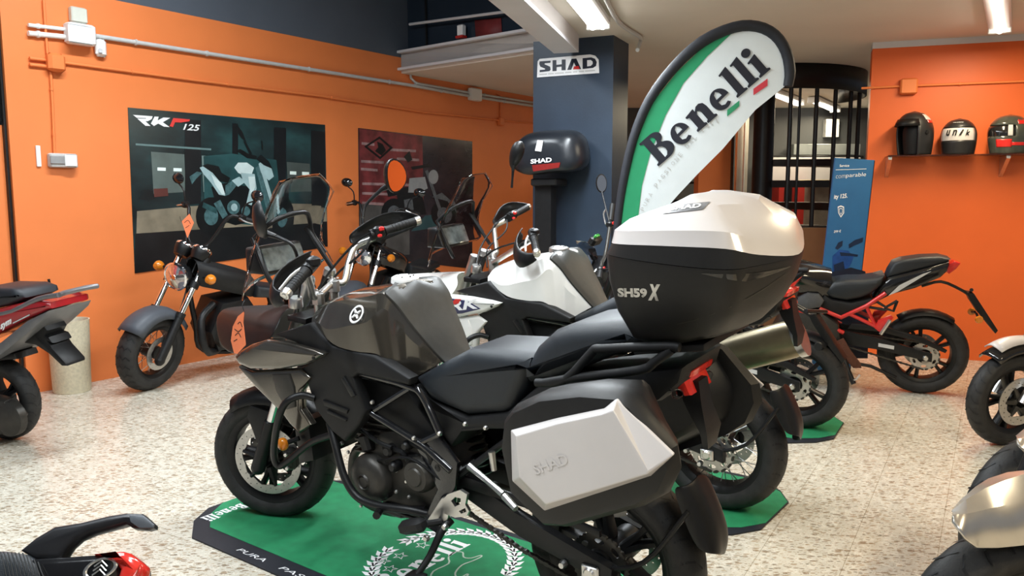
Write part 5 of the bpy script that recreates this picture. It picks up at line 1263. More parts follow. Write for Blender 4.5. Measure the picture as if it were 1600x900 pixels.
    for sd in (1, -1):
        mb = MB(); p = d(1524, 493, 0); mb.tube([p+V((.0, .02*sd, .02)), p+V((0, .10*sd, 0))], .008, 8); mb.build('indicator_stalk', M_black, ph)
        mb = MB(); mb.lathe([(0, -.012), (.022, -.012), (.026, 0), (.022, .012), (0, .012)], p+V((0, .11*sd, 0)), YV, 16); mb.build('rear_indicator', M_orange_lens if accent else M_blackm, ph)
    # frame tubes
    mb = MB()
    for sd in (1, -1):
        q = lambda L_: [V((D(x, y, .12).x, .12*sd, D(x, y, .12).z)) for x, y in L_]
        mb.tube(q([(1244, 482), (1280, 502)]), .017, 10); mb.tube(q([(1280, 482), (1314, 496), (1354, 478), (1384, 458)]), .015, 10); mb.tube(q([(1272, 494), (1290, 486)]), .012, 8)
        mb.tube(q([(1328, 491), (1372, 512)]), .013, 10); mb.tube(q([(1354, 480), (1368, 510)]), .012, 10); mb.tube(q([(1280, 502), (1318, 520)]), .015, 10)
        mb.slab([(x, z) for x, z in d2([(1366, 512), (1372, 500), (1392, 492), (1396, 496), (1384, 508), (1376, 520)], .12)], .11*sd, .135*sd, .004)
    mb.build('trellis_frame', frame_mat, root)
    mb = MB(); mb.tube(dg([(1376, 522, .14), (1391, 500, .15)]), .013, 10); mb.build('pillion_peg', M_alu, root)
    mb = MB()
    for L_ in ([(1368, 470, .11), (1384, 480, .12), (1402, 470, .12)], [(1358, 480, .11), (1384, 484, .12)], [(1402, 470, .12), (1396, 486, .12), (1384, 482, .12)]): mb.tube(dg(L_), .010, 8)
    mb.build('pillion_bracket', M_black, root)
    if not accent:
        for ch in list(root.children):
            if ch.name.split('.')[0] in ('pillion_seat', 'tail_fairing', 'tail_stripe', 'tail_light', 'plate_holder'): ch.location.x += .17; ch.location.z -= .03
    # engine, tank, forks, front wheel, headlight
    mb = MB(); mb.slab([(.52, .30), (.56, .50), (.70, .60), (.92, .58), (1.0, .42), (.96, .24), (.60, .22)], .14, -.14, .03); en = mb.build('engine', M_engine, root)
    for (x, z, r) in ((.86, .36, .085), (.66, .37, .06)):
        mb = MB(); mb.lathe([(0, .03), (r*.3, .03), (r*.9, .015), (r, -.02)], (x, .15, z), YV, 22); mb.build('engine_cover', M_engine, en)
    tanks = lambda dz, w: [V((x, w*k, z+dz)) for x, z, k in ((.62, .76, .6), (.74, .80, .9), (.92, .84, 1.0), (1.05, .86, .85), (1.12, .84, .5))]
    skin(root, 'fuel_tank', M_blackg, [tanks(-.10, .14), tanks(.0, .2), tanks(.09, .15), [V((p.x, 0, p.z+.03)) for p in tanks(.09, 0)]], smooth=60, subs=2)
    cf = V((1.40, 0, .29)); fa = V((-math.sin(.3), math.cos(.3), 0)); fd = V((math.cos(.3), math.sin(.3), 0))
    fw = wheel(root, cf, fa, .29, .12, .205, 'cast', name='front_wheel')
    disc_mb(cf, fa, .14, .10, .06, 24).build('brake_disc', M_disc, fw, solid=.005, smooth=0)
    for sd in (1, -1):
        mb = MB(); mb.tube([cf+fa*.09*sd, cf+fa*.09*sd+V((-.14, 0, .36)), cf+fa*.09*sd+V((-.30, 0, .74))], [.028, .026, .024], 12); mb.build('fork_leg', M_black, root)
    mb = MB(); mb.grid([[cf+fd*(r_*math.cos(an))+fa*(u*.07)+V((0, 0, r_*math.sin(an))) for u, r_ in ((-1, .285), (-.5, .308), (.5, .308), (1, .285))] for an in [math.radians(25+110*k/8) for k in range(9)]]); mb.build('front_fender', M_black, root, solid=.005, smooth=80)
    mb = MB(); mb.loft([[V((x, y, z)) for y, z in ((-w_, .80), (w_, .80), (w_*1.1, .90), (0, .99), (-w_*1.1, .90))] for x, w_ in ((1.16, .09), (1.26, .11), (1.30, .07))]); mb.build('headlight', M_blackg, root)
    mb = MB(); mb.tube([V((1.08, 0, .96)), V((1.08, 0, .86)), V((1.0, 0, .76))], .03, 10); mb.build('steering_head', M_black, root)
    # rider peg bracket and side stand on the left
    if accent:
        mb = MB(); mb.slab(d2([(1303, 535), (1318, 528), (1330, 548), (1345, 568), (1346, 575), (1333, 575), (1322, 562), (1312, 566), (1308, 552)], .17), .165, .175, .003); pb = mb.build('peg_bracket', M_brown, root)
        mb = MB(); mb.tube(dg([(1318, 560, .17), (1325, 580, .2), (1334, 600, .23)]), [.018, .02, .018], 10); mb.build('foot_peg', M_black, pb)
        mb = MB(); mb.tube(dg([(1330, 596, .22), (1338, 592, .24), (1344, 585, .24)]), .007, 8); mb.build('gear_lever', M_alu, pb)
        mb = MB(); mb.tube(dg([(1320, 565, .13), (1360, 572, .12), (1400, 590, .11)]), .012, 8); mb.build('exhaust_pipe', M_black, root)
    # handlebar
    if bars is None:
        gl, gr_ = V((.98, .33, 1.02)), V((1.12, -.33, 1.04)); ml, mr = V((1.10, .32, 1.18)), V((1.22, -.30, 1.2)); hb0 = V((1.06, 0, .98))
        inner = [V((1.06, .1, 1.02)), hb0, V((1.08, -.1, 1.02))]
    else: gl, gr_, ml, mr, inner = bars
    n_ = lambda p, q, t: p*(1-t)+q*t
    mb = MB(); mb.tube([gl]+inner+[gr_], .012, 10, 4); hb = mb.build('handlebar', M_engine, root)
    for p, q, mp in ((gl, inner[0], ml), (gr_, inner[-1], mr)):
        mb = MB(); mb.tube([p, n_(p, q, .5)], .018, 12); mb.build('grip', M_blackm, hb)
        mb = MB(); s_ = n_(p, q, .6); mb.box(s_, (.04, .05, .045), bev=.01); sb = mb.build('switch_box', M_black, hb)
        mb = MB(); mb.box(s_+V((-.024, 0, .01)), (.012, .02, .02), bev=.003); mb.build('kill_switch', M_red, sb)
        mb = MB(); mb.tube([s_+V((.03, 0, 0)), n_(p, q, .2)+V((.06, 0, -.02)), p+V((.05, 0, -.03))], .006, 8, 3); mb.build('lever', M_alu, hb)
        mb = MB(); mb.tube([s_, n_(s_, mp, .6), mp], [.006, .006, .006], 8); mo = mb.build('mirror', M_black, hb)
        mb = MB(); nn = V((-.95, .1 if p is gl else .45, .1)).normalized(); mb.lathe([(0, -.03), (.025, -.028), (.046, -.006), (.048, .002), (.042, .003)], mp+V((0, 0, .05)), nn, 20); mb.v = [V((v.x, v.y, mp.z+.05+(v.z-mp.z-.05)*1.35)) for v in mb.v]; mb.build('mirror_shell', M_black, mo)
        mb = MB(); mb.lathe([(0, .0035), (.042, .0035)], mp+V((0, 0, .05)), nn, 20); mb.v = [V((v.x, v.y, mp.z+.05+(v.z-mp.z-.05)*1.35)) for v in mb.v]; mb.build('mirror_glass', M_mirror, mo)
    return root
make_roadster(D, 'black motorcycle with red trellis frame in front of the right orange wall', M_red)
Cf = bike_frame((1245, 593), .295, (-.86, .51), 5)
c = lambda x, y, o: Cf(x, y, o)
cb = (c(936, 436, .32), c(957, 320, -.33), c(960, 420, .30), c(940, 298, -.30), [c(940, 412, .16), c(945, 400, .02), c(950, 372, -.12)])
black_bike = make_roadster(Cf, 'black motorcycle on the rear green mat, mostly behind the top case', M_blackg, None, False, cb)
mat_rug(Cf, 'green and black mat under the black motorcycle farthest from the camera')
# clear dash shield of the black motorcycle with a green screen
mb = MB(); P = [c(*q) for q in ((900, 376, .10), (906, 392, .12), (918, 412, .12), (934, 404, .05), (930, 388, -.02), (916, 378, -.02))]; cc = sum(P, V())/6+V((.07, 0, .03))
mb.add(P+[cc], [(i, (i+1) % 6, 6) for i in range(6)]); mb.build('dash_shield', M_glass, black_bike, solid=.004, smooth=80)
mb = MB(); q = c(930, 376, -.04); mb.box(q, (.05, .13, .07), Matrix.Rotation(-.6, 3, 'Y'), .015); db = mb.build('dashboard', M_black, black_bike)
mb = MB(); mb.box(q+V((-.020, .02, .03)), (.02, .06, .035), Matrix.Rotation(-.6, 3, 'Y'), .006); mb.build('dash_screen', mat('dash_green', (.05, .30, .05), .3, noise=.2, nscale=60), db)

# ================================================================== CRUISERS by the left wall
def make_cruiser(fr, label, lamp_r=.10, small=False):
    root = empty('cruiser_motorcycle', fr, label, 'motorcycle')
    wb = 1.38; st = math.radians(14); cf = V((wb, 0, .285)); fa = V((-math.sin(st), math.cos(st), 0)); fd = V((math.cos(st), math.sin(st), 0))
    fw = wheel(root, cf, fa, .285, .15, .185, 'wire', name='front_wheel', tread='block', n_wire=28)
    disc_mb(cf, fa, .12, .08, .075, 20).build('brake_disc', M_disc, fw, solid=.005, smooth=0)
    rw = wheel(root, V((0, 0, .285)), YV, .285, .16, .185, 'wire', name='rear_wheel', n_wire=28)
    rk = V((-.50*math.cos(st), -.50*math.sin(st), .866))
    T = lambda y, q, f_=.02: cf+fa*y+fd*f_+rk*q
    mb = MB(); rows = []
    for k in range(13):
        an = math.radians(38+112*k/12); rows.append([cf+fd*(r_*math.cos(an))+fa*(u*.105)+V((0, 0, r_*math.sin(an)+.012)) for u, r_ in ((-1, .245), (-.85, .285), (-.5, .308), (0, .315), (.5, .308), (.85, .285), (1, .245))])
    mb.grid(rows); mb.build('front_fender', mat('matte_slate', (.055, .062, .075), .5, noise=.06, nscale=30), root, solid=.005, smooth=80)
    for sd in (1, -1):
        mb = MB(); mb.tube([T(.115*sd, -.04), T(.115*sd, .30)], [.034, .030], 14); mb.ball(T(.115*sd, -.04), .036, 10); f_ = mb.build('fork_lower', M_black, root)
        mb = MB(); mb.tube([T(.115*sd, .27), T(.115*sd, .74)], .021, 14); mb.build('fork_tube', M_chrome, f_)
        mb = MB(); mb.tube([T(.115*sd, .29), T(.115*sd, .325)], .034, 14); mb.build('dust_seal', M_black, f_)
        mb = MB(); mb.tube([T(.115*sd, .52), T(.115*sd, .57)], .034, 14); mb.tube([T(.115*sd, .72), T(.115*sd, .76)], .034, 14); mb.each('fork_clamp', M_black, f_)
    hc = T(0, .60, .10); fwd = (fd*.95+V((0, 0, -.1))).normalized()
    mb = MB(); mb.lathe([(0, -.11), (lamp_r*.5, -.10), (lamp_r*.9, -.05), (lamp_r, .0), (lamp_r*.95, .005)], hc, fwd, 26); hl = mb.build('headlight', M_black, root)
    mb = MB(); mb.lathe([(lamp_r*.9, .0), (lamp_r*1.04, .0), (lamp_r*1.05, .016), (lamp_r*.93, .024), (lamp_r*.9, .018)], hc, fwd, 28); mb.build('headlight_ring', M_chrome, hl)
    mb = MB(); mb.lathe([(0, .034), (lamp_r*.5, .030), (lamp_r*.92, .018)], hc, fwd, 26); mb.build('headlight_glass', M_lens, hl)
    mb = MB(); mb.lathe([(0, .036), (.018, .036), (.022, .03)], hc, fwd, 12); mb.build('bulb_cap', M_chrome, hl)
    for y in (.076, -.076):
        g0 = T(y, .80, .06); ax_ = (V((0, 0, 1))*.8-fd*.55).normalized()
        mb = MB(); mb.lathe([(0, -.055), (.05, -.06), (.066, -.02), (.070, .02), (.066, .03)], g0, ax_, 22); gg = mb.build('gauge', M_black, root)
        mb = MB(); mb.lathe([(.052, .036), (.066, .036), (.071, .026), (.070, .015)], g0, ax_, 22); mb.build('gauge_ring', M_chrome, gg)
        mb = MB(); mb.lathe([(0, .032), (.064, .031)], g0, ax_, 20); mb.build('gauge_face', M_lens, gg)
    for sd in (1, -1):
        p0, p1 = T(.13*sd, .62), T(.235*sd, .62, .03)
        mb = MB(); mb.tube([p0, p1], .011, 8); sk = mb.build('indicator_stalk', M_black, root)
        mb = MB(); mb.lathe([(0, .045), (.022, .04), (.036, .02), (.038, .0), (.034, -.006)], p1, fd, 18); mb.lathe([(0, -.035), (.02, -.03), (.036, -.008), (.037, 0)], p1, fd, 18); mb.build('front_indicator', M_orange_lens, sk)
    # handlebar: wide with a rise
    bt = T(0, .80); up = V((0, 0, 1))
    P = [bt+fa*y*.9+up*z-fd*x for y, z, x in ((.40, .25, .24), (.29, .28, .15), (.20, .27, .10), (.10, .06, .02), (0, .03, 0), (-.10, .06, .02), (-.20, .27, .10), (-.29, .28, .15), (-.40, .25, .24))]
    mb = MB(); mb.tube(P, .0125, 10, 3); hb = mb.build('handlebar', M_black, root)
    for i, j, sd in ((0, 1, 1), (8, 7, -1)):
        mb = MB(); mb.tube([P[i], P[i]*.2+P[j]*.8], .019, 12); mb.build('grip', M_blackm, hb)
        mb = MB(); s_ = P[j]*1.0; mb.box(s_, (.05, .05, .05), bev=.01); mb.build('switch_box', M_black, hb)
        mb = MB(); mb.tube([s_+fd*.03, P[i]*.5+P[j]*.5+fd*.07, P[i]+fd*.06], .006, 8, 3); mb.build('lever', M_alu, hb)
        mc = s_+up*.15+fa*.10*sd-fd*.02
        mb = MB(); mb.tube([s_, s_+up*.10+fa*.02*sd, mc], .006, 8, 3); mo = mb.build('mirror', M_black, hb)
        nn = (-fd+fa*.1).normalized(); mb = MB(); mb.lathe([(0, -.03), (.03, -.026), (.058, -.004), (.058, .003), (.05, .004)], mc+up*.03, nn, 20); mb.v = [V((v.x, v.y, mc.z+.03+(v.z-mc.z-.03)*.72)) for v in mb.v]; mb.build('mirror_shell', M_blackg, mo)
        mb = MB(); mb.lathe([(0, .004), (.052, .004)], mc+up*.03, nn, 20); mb.v = [V((v.x, v.y, mc.z+.03+(v.z-mc.z-.03)*.72)) for v in mb.v]; mb.build('mirror_glass', M_mirror, mo)
    mb = MB(); mb.tube([P[2], T(.05, .7), T(.10, .3), T(.10, .05)], .006, 6, 4); mb.tube([P[6], T(-.05, .72), V((1.0, -.05, .75))], .006, 6, 4); mb.each('cable', M_black, root)
    # tank, seat, engine, fenders
    tl = lambda dz, w: [V((x, w*k, z+dz)) for x, z, k in ((.58, .70, .5), (.70, .75, .85), (.88, .80, 1.0), (1.02, .84, .8), (1.10, .85, .45))]
    skin(root, 'fuel_tank', M_blackm if not small else M_blackg, [tl(-.10, .12), tl(-.02, .17), tl(.07, .15), [V((p.x, 0, p.z+.03)) for p in tl(.07, 0)]], smooth=60, subs=2)
    mb = MB(); mb.slab([(.60, .72), (.30, .66), (.02, .70), (-.02, .64), (.30, .58), (.60, .62)], .13, -.13, .035, seg=3); mb.build('seat', M_seat, root, smooth=60)
    mb = MB(); mb.slab([(.50, .30), (.55, .48), (.68, .64), (.92, .62), (1.0, .40), (.92, .24), (.56, .22)], .14, -.14, .03); en = mb.build('engine', M_black, root)
    for (x, z, r, m_) in ((.86, .36, .10, M_engine), (.64, .36, .075, M_alu)):
        mb = MB(); mb.lathe([(0, .04), (r*.5, .038), (r*.9, .02), (r, -.02)], (x, .15, z), YV, 24); mb.build('engine_cover', m_, en)
    mb = MB()
    for k in range(7): mb.box((.79, 0, .46+.022*k), (.2, .26, .008), Matrix.Rotation(-.2, 3, 'Y'), .003)
    mb.build('cylinder_fins', M_engine, en)
    mb = MB(); mb.tube([V((.95, .07, .6)), V((1.08, .12, .5)), V((1.02, .16, .26)), V((.5, -.17, .22)), V((-.2, -.18, .30))], .028, 12, 4); mb.build('exhaust', M_black, root)
    mb = MB(); mb.tube([V((1.14, 0, .80)), V((1.04, 0, .45)), V((.95, 0, .22)), V((.5, 0, .2)), V((.4, 0, .62)), V((1.1, 0, .78))], .02, 10, 4); mb.build('frame', M_black, root)
    for sd in (1, -1):
        mb = MB(); mb.tube([V((.45, .1*sd, .3)), V((0, .11*sd, .285))], .02, 10); mb.build('swingarm', M_black, root)
        mb = MB(); mb.tube([V((.02, .13*sd, .33)), V((.16, .13*sd, .62))], .022, 10); mb.build('rear_shock', M_chrome, root)
    mb = MB(); mb.grid([[V((r_*math.cos(an), u*.1, .285+r_*math.sin(an))) for u, r_ in ((-1, .285), (-.5, .318), (.5, .318), (1, .285))] for an in [math.radians(50+110*k/8) for k in range(9)]]); mb.build('rear_fender', M_black, root, solid=.005, smooth=80)
    mb = MB(); mb.tube([V((.62, .12, .26)), V((.60, .30, .012))], .012, 8); mb.build('side_stand', M_black, root)
    return root
def cruiser_frame(front_xy, hd, lean, wb=1.38):
    f = V((hd[0], hd[1], 0)).normalized(); L = math.radians(lean); h = V((-f.y, f.x, 0)); z = V((0, 0, 1))
    u = z*math.cos(L)+h*math.sin(L); l = h*math.cos(L)-z*math.sin(L)
    return Frame(V((front_xy[0], front_xy[1], 0))-f*wb, f, l, u)
fc_ = G(222, 607)
F1 = cruiser_frame((fc_.x+.05, fc_.y), (-.56, -.83), 11)
make_cruiser(F1, 'matte black cruiser with slate front fender and round headlight below the left poster')
P = [F1.w(V((0, 0, 0)))]
F2 = cruiser_frame((-1.50, 7.25), (-.40, -.916), 8)
make_cruiser(F2, 'black cruiser with small round headlight below the brick wall poster', .075, True)
price_tag(Frame((0, 5.75, 0), (-1, 0, 0), (0, -1, 0), (0, 0, 1)), [(284, 346), (296, 334), (303, 348), (293, 372)], [[(288, 348), (294, 344), (298, 350)], [(290, 356), (296, 352)]], 'orange price tag on the handlebar of the matte black cruiser')

# ================================================================== SCOOTERS AND FRONT WHEELS AT THE EDGES
Hs = bike_frame((6, 622), .24, (-.96, .28), 4)
h2 = lambda L_, o: [(Hs(x, y, o).x, Hs(x, y, o).z) for x, y in L_]
hg = lambda L_: [Hs(x, y, o) for x, y, o in L_]
hs = empty('scooter', Hs, 'red and black scooter with grey grab rail at the left edge', 'scooter')
rw = wheel(hs, V((0, 0, .24)), YV, .24, .11, .165, 'cast', name='rear_wheel', spokes=5)
mb = MB(); mb.slab(h2([(-60, 650), (-30, 612), (20, 622), (40, 648), (30, 672), (0, 676), (-60, 668)], .1), .16, .07, .02); mb.build('transmission_case', M_engine, hs)
mb = MB(); mb.lathe([(0, .02), (.06, .018), (.10, .0), (.104, -.04)], Hs(10, 655, .15), YV, 24); mb.build('transmission_cover', M_engine, hs)
mb = MB(); mb.slab(h2([(-160, 478), (-90, 462), (-20, 449), (22, 450), (38, 456), (41, 465), (20, 476), (-30, 488), (-160, 500)], .1), .13, -.13, .03, seg=3); mb.build('seat', M_seat, hs, smooth=60)
mb = MB()
for sd in (1, -1):
    q = lambda L_: [V((p.x, .13*sd, p.z)) for p in hg([(x, y, .13) for x, y in L_])]
    mb.tube(q([(-20, 494), (20, 486), (60, 467), (92, 461)]), .014, 10, 3)
mb.tube([V((Hs(92, 461, .13).x, .13, Hs(92, 461, .13).z)), V((Hs(99, 455, .08).x, .07, Hs(92, 459, .1).z)), V((Hs(99, 455, .08).x, -.07, Hs(92, 459, .1).z)), V((Hs(92, 461, .13).x, -.13, Hs(92, 461, .13).z))], .014, 10, 3)
mb.build('grab_rail', mat('satin_grey_metal', (.20, .20, .21), .35, .6, noise=.06, nscale=30), hs)
mb = MB(); mb.slab(h2([(-160, 500), (-30, 490), (20, 476), (60, 468), (80, 472), (82, 482), (40, 500), (0, 520), (-60, 545), (-160, 560)], .12), .14, -.14, .025); mb.build('side_panel', mat('scooter_red', (.34, .012, .016), .25, coat=.6, noise=.06, nscale=20), hs, smooth=60)
mb = MB(); mb.slab(h2([(-60, 570), (0, 535), (40, 502), (74, 486), (70, 496), (44, 520), (0, 556), (-60, 592)], .15), .15, -.15, .012); mb.build('lower_trim', mat('trim_grey', (.15, .15, .155), .4, .3, noise=.06, nscale=30), hs)
p0, p1 = Hs(1, 518, .142), Hs(19, 508, .142); text_mb('sym', p0, p1-p0, V((0, 0, 1)), (p1-p0).length, .036, .05, .3).build('model_lettering', M_inkw, hs, smooth=0)
mb = MB(); mb.slab(h2([(20, 506), (46, 493), (46, 491), (20, 504)], .142), .1405, .1425, 0); mb.build('model_strip', M_pipe, hs)
mb = MB(); mb.slab(h2([(38, 522), (60, 508), (82, 500), (90, 512), (86, 520), (92, 522), (98, 532), (90, 528), (98, 540), (118, 562), (119, 567), (112, 567), (92, 548), (72, 535), (45, 530)], 0), .07, -.07, .012); mb.build('rear_mudguard', M_black, hs)
mb = MB(); mb.slab(h2([(-20, 556), (10, 546), (40, 547), (44, 556), (20, 558), (-20, 570)], 0), .075, -.075, .01); mb.build('tyre_hugger', M_black, hs)
mb = MB(); mb.slab(h2([(72, 470), (81, 470), (82, 482), (74, 486)], .05), .08, -.08, .008); mb.build('tail_light', M_red_lens, hs)
mb = MB(); mb.slab(h2([(-160, 560), (-60, 560), (0, 540), (40, 525), (50, 532), (20, 556), (-40, 600), (-160, 620)], 0), .1, -.1, .02); mb.build('frame_cover', M_black, hs)
mb = MB(); mb.slab(h2([(-420, 560), (-160, 560), (-160, 620), (-180, 650), (-420, 640)], 0), .16, -.16, .03); mb.build('footboard', M_black, hs)
wheel(hs, V((1.25, 0, .24)), YV, .24, .10, .165, 'cast', name='front_wheel')
mb = MB(); mb.tube([V((1.25, .07, .24)), V((1.05, .05, .9))], .03, 10); mb.build('fork_leg', M_black, hs)
mb = MB(); mb.slab([(1.02, .25), (1.10, .3), (1.08, .8), (.98, 1.0), (.92, .98), (1.0, .7)], .18, -.18, .03); mb.build('leg_shield', M_red, hs)

# near scooter tail at the lower left
Is0 = Frame((atY(160, 885, 1.30).x, 1.30, 0), (-1, .06, 0), (-.06, -1, 0), (0, 0, 1))
pt_ = Is0(160, 885, 0)
Is = Frame(Is0.w(pt_)-V((0, .58, .81))*0, (-1, .06, 0), (-.048, -.80, .60), (-.036, -.60*-1, .80))
i2 = lambda L_, o: [(Is(x, y, o).x, Is(x, y, o).z) for x, y in L_]
its = empty('scooter', Is, 'black scooter tail with curved grab rail and red tail light in the lower left corner', 'scooter')
mb = MB(); mb.slab(i2([(-160, 868), (0, 864), (35, 868), (62, 882), (76, 930), (-160, 940)], .03), .035, -.10, .02, seg=4)
mb.build('seat', M_seat, its, smooth=60)
mb = MB()
for k in range(11):
    x = -2+k*6; mb.tube([Is(x, 868+max(0, (x-34))*.55, .034), Is(x+5, 882+max(0, (x-30))*.5, .0365), Is(x+9, 905, .0365)], .0011, 5)
mb.build('seat_ribs', M_blackm, its, label='ribbed seat pattern').__setitem__('kind', 'stuff')
mb = MB()
mb.slab(i2([(36, 867), (62, 846), (92, 828), (134, 820), (178, 808), (205, 803), (230, 803), (247, 818), (246, 824), (236, 827), (214, 826), (204, 820), (184, 826), (150, 836), (128, 846), (114, 858), (100, 878), (60, 880)], .0), .016, -.016, .009, seg=3)
rl = mb.build('grab_rail', mat('satin_black_metal', (.022, .022, .024), .36, .4, noise=.08, nscale=40), its, smooth=60)
mb = MB(); mb.slab(i2([(206, 805), (229, 804), (246, 818), (244, 823), (222, 824), (208, 815)], .016), .015, .020, .002); mb.build('rail_cap', mat('rail_grey', (.10, .11, .125), .4, .2, noise=.08, nscale=40), rl)
mb = MB(); mb.slab(i2([(44, 877), (100, 872), (160, 866), (182, 863), (192, 872), (188, 930), (44, 940)], .02), .03, -.10, .014, seg=3); mb.build('tail_cover', M_blackg, its, smooth=60)
mb = MB(); mb.slab(i2([(150, 868), (176, 863), (196, 861), (208, 864), (227, 881), (226, 890), (214, 915), (196, 935), (184, 915), (192, 890), (180, 874)], .02), .034, -.012, .012, seg=3); mb.build('tail_light', M_red_lens, its, smooth=60)
mb = MB(); mb.tube([Is(222, 880, .035), Is(214, 898, .036), Is(204, 914, .035)], .0022, 6, 3); mb.build('lens_edge', M_glass, its)
lc_ = Is(157, 888, .032); mb = MB(); mb.lathe([(.0165, .0), (.018, .002), (.0205, .002), (.022, 0)], lc_, (0, 1, .0), 30)
mb.v = [V((lc_.x+(v.x-lc_.x)*1.25-(v.z-lc_.z)*.35, v.y, lc_.z+(v.z-lc_.z)*.85)) for v in mb.v]; mb.build('emblem_ring', M_alu, its)
mb = MB()
for dz in (-.007, 0, .007):
    mb.tube([lc_+V((.010, .002, -.004+dz)), lc_+V((-.001, .002, .005+dz)), lc_+V((-.012, .002, -.004+dz))], .0014, 6)
mb.each('emblem_chevron', M_alu, its)
mb = MB(); o_ = Is(40, 940, 0); gz = lambda x, z: Is.loc(V((x, 1.30, z)))
wx = Is.o.x
mb.loft([[Is.loc(V((wx+dx, 1.32+dy, z))) for dx, dy in ((-.5, -.09), (-.02, -.09), (-.02, .11), (-.5, .11))] for z in (.34, .66)]); mb.build('body', M_black, its)
axl = Is.loc(Is.o+V((0, -1, 0)))
cW = Is.loc(V((wx-.22, 1.32, .24))); wheel(its, cW, axl, .24, .11, .165, 'cast', name='rear_wheel')

# front wheels entering on the right
def front_end(fr, R, label, cat, fender_pts=None, fork_m=M_black, fender_m=M_casew, sc_front=False, w=.12):
    root = empty('scooter' if sc_front else 'motorcycle', fr, label, cat)
    cf = V((0, 0, R)); fw = wheel(root, cf, YV, R, w, R*.70, 'cast', name='front_wheel', spokes=5)
    for y in (.065,): 
        d_ = disc_mb(cf, YV, R*.50, R*.32, y, 30); d_.build('brake_disc', M_disc, fw, solid=.005, smooth=0)
        mb = MB()
        for k in range(6):
            an = PI/3*k; mb.tube([cf+YV*y+V((.03*math.cos(an), 0, .03*math.sin(an))), cf+YV*y+V((R*.34*math.cos(an), 0, R*.34*math.sin(an)))], [.018, .008], 6)
        mb.build('disc_carrier', M_engine, fw)
    for sd in (1, -1):
        y = .095*sd; mb = MB(); mb.tube([V((.01, y, R)), V((-.15, y, R+.30))], [.028, .030], 14); mb.tube([V((-.14, y, R+.28)), V((-.30, y, R+.68))], [.02, .02], 12); mb.build('fork_leg', fork_m, root)
        mb = MB(); mb.box((-.10, .09*sd, R-.01), (.06, .04, .09), bev=.012); mb.build('brake_caliper', M_engine, root)
    mb = MB(); mb.box((-.30, 0, R+.60), (.07, .26, .04), bev=.01); mb.build('fork_bridge', M_black, root)
    mb = MB(); mb.tube([V((-.42, .32, R+.82)), V((-.36, .1, R+.80)), V((-.34, 0, R+.74)), V((-.36, -.1, R+.80)), V((-.42, -.32, R+.82))], .012, 10, 4); mb.build('handlebar', M_black, root)
    return root
Js = bike_frame((1578, 622), .268, (-.97, -.22), 4)
js = front_end(Js, .268, 'front wheel of a white and black scooter by the right orange wall', 'scooter', fork_m=M_alu, sc_front=True, w=.11)
mb = MB(); rows = []
for k in range(14):
    an = math.radians(52+85*k/13); R = .268
    rows.append([V((r_*math.cos(an)+(.0), u*.075, R+r_*math.sin(an)+.012)) for u, r_ in ((-1, .265), (-.85, .285), (-.5, .302), (0, .308), (.5, .302), (.85, .285), (1, .265))])
mb.grid(rows); fe = mb.build('front_fender', M_blackg, js, solid=.006, smooth=80)
mb = MB(); rows = []
for k in range(12):
    an = math.radians(60+75*k/11); rows.append([V((r_*math.cos(an), u*.06, .268+r_*math.sin(an)+.02+.0*k)) for u, r_ in ((-1, .305), (-.5, .325), (0, .335), (.5, .325), (1, .305))])
mb.grid(rows); mb.build('fender_top', M_casew, js, solid=.006, smooth=80, label='white fender top')
def fender_silver(fr, root, R, L_, m):
    up, lowp = L_
    rows = []
    for (ux, uy), (lx, ly) in zip(up, lowp):
        a_, b_ = fr(ux, uy, -.01), fr(lx, ly, .08); n_ = V((0, .7, .72))
        k_ = (.0, .25, .6, 1, 1, 1, 1, 1)[len(rows)]
        rows.append([a_+V((-.01*k_, -.07*k_, -.05*k_)), a_+V((0, -.04*k_, -.012*k_)), a_, a_*.6+b_*.4+n_*(.010*min(1, k_*1.5)), b_])
    mb = MB(); mb.grid(rows); return mb.build('front_fender', m, root, solid=.006, smooth=22, subs=0)
M_silver = mat('silver_paint', (.60, .58, .55), .3, .85, coat=.4, noise=.04, nscale=20)
Ks = bike_frame((1548, 1008), .30, (-.93, -.36), 3)
ks = front_end(Ks, .30, 'motorcycle wheel with silver fender in the lower right corner, nearest the camera', 'motorcycle', w=.125)
fender_silver(Ks, ks, .30, ([(1488, 800), (1510, 782), (1540, 764), (1570, 752), (1600, 742), (1660, 735), (1740, 760)], [(1489, 815), (1508, 842), (1526, 856), (1560, 856), (1600, 852), (1660, 860), (1740, 890)]), M_silver)
mb = MB(); mb.lathe([(.222, .052), (.225, .0535), (.228, .052)], (0, 0, .30), YV, 40); mb.build('rim_stripe', mat('green_tape', (.02, .35, .16), .4, noise=.05, nscale=30), ks)
Ls = bike_frame((1612, 812), .30, (-.93, -.36), 3)
ls = front_end(Ls, .30, 'motorcycle wheel with silver fender at the right edge, behind the nearest one', 'motorcycle', w=.125)
fender_silver(Ls, ls, .30, ([(1588, 682), (1610, 668), (1640, 656), (1680, 650), (1740, 660)], [(1590, 694), (1606, 712), (1640, 722), (1680, 728), (1740, 745)]), M_silver)

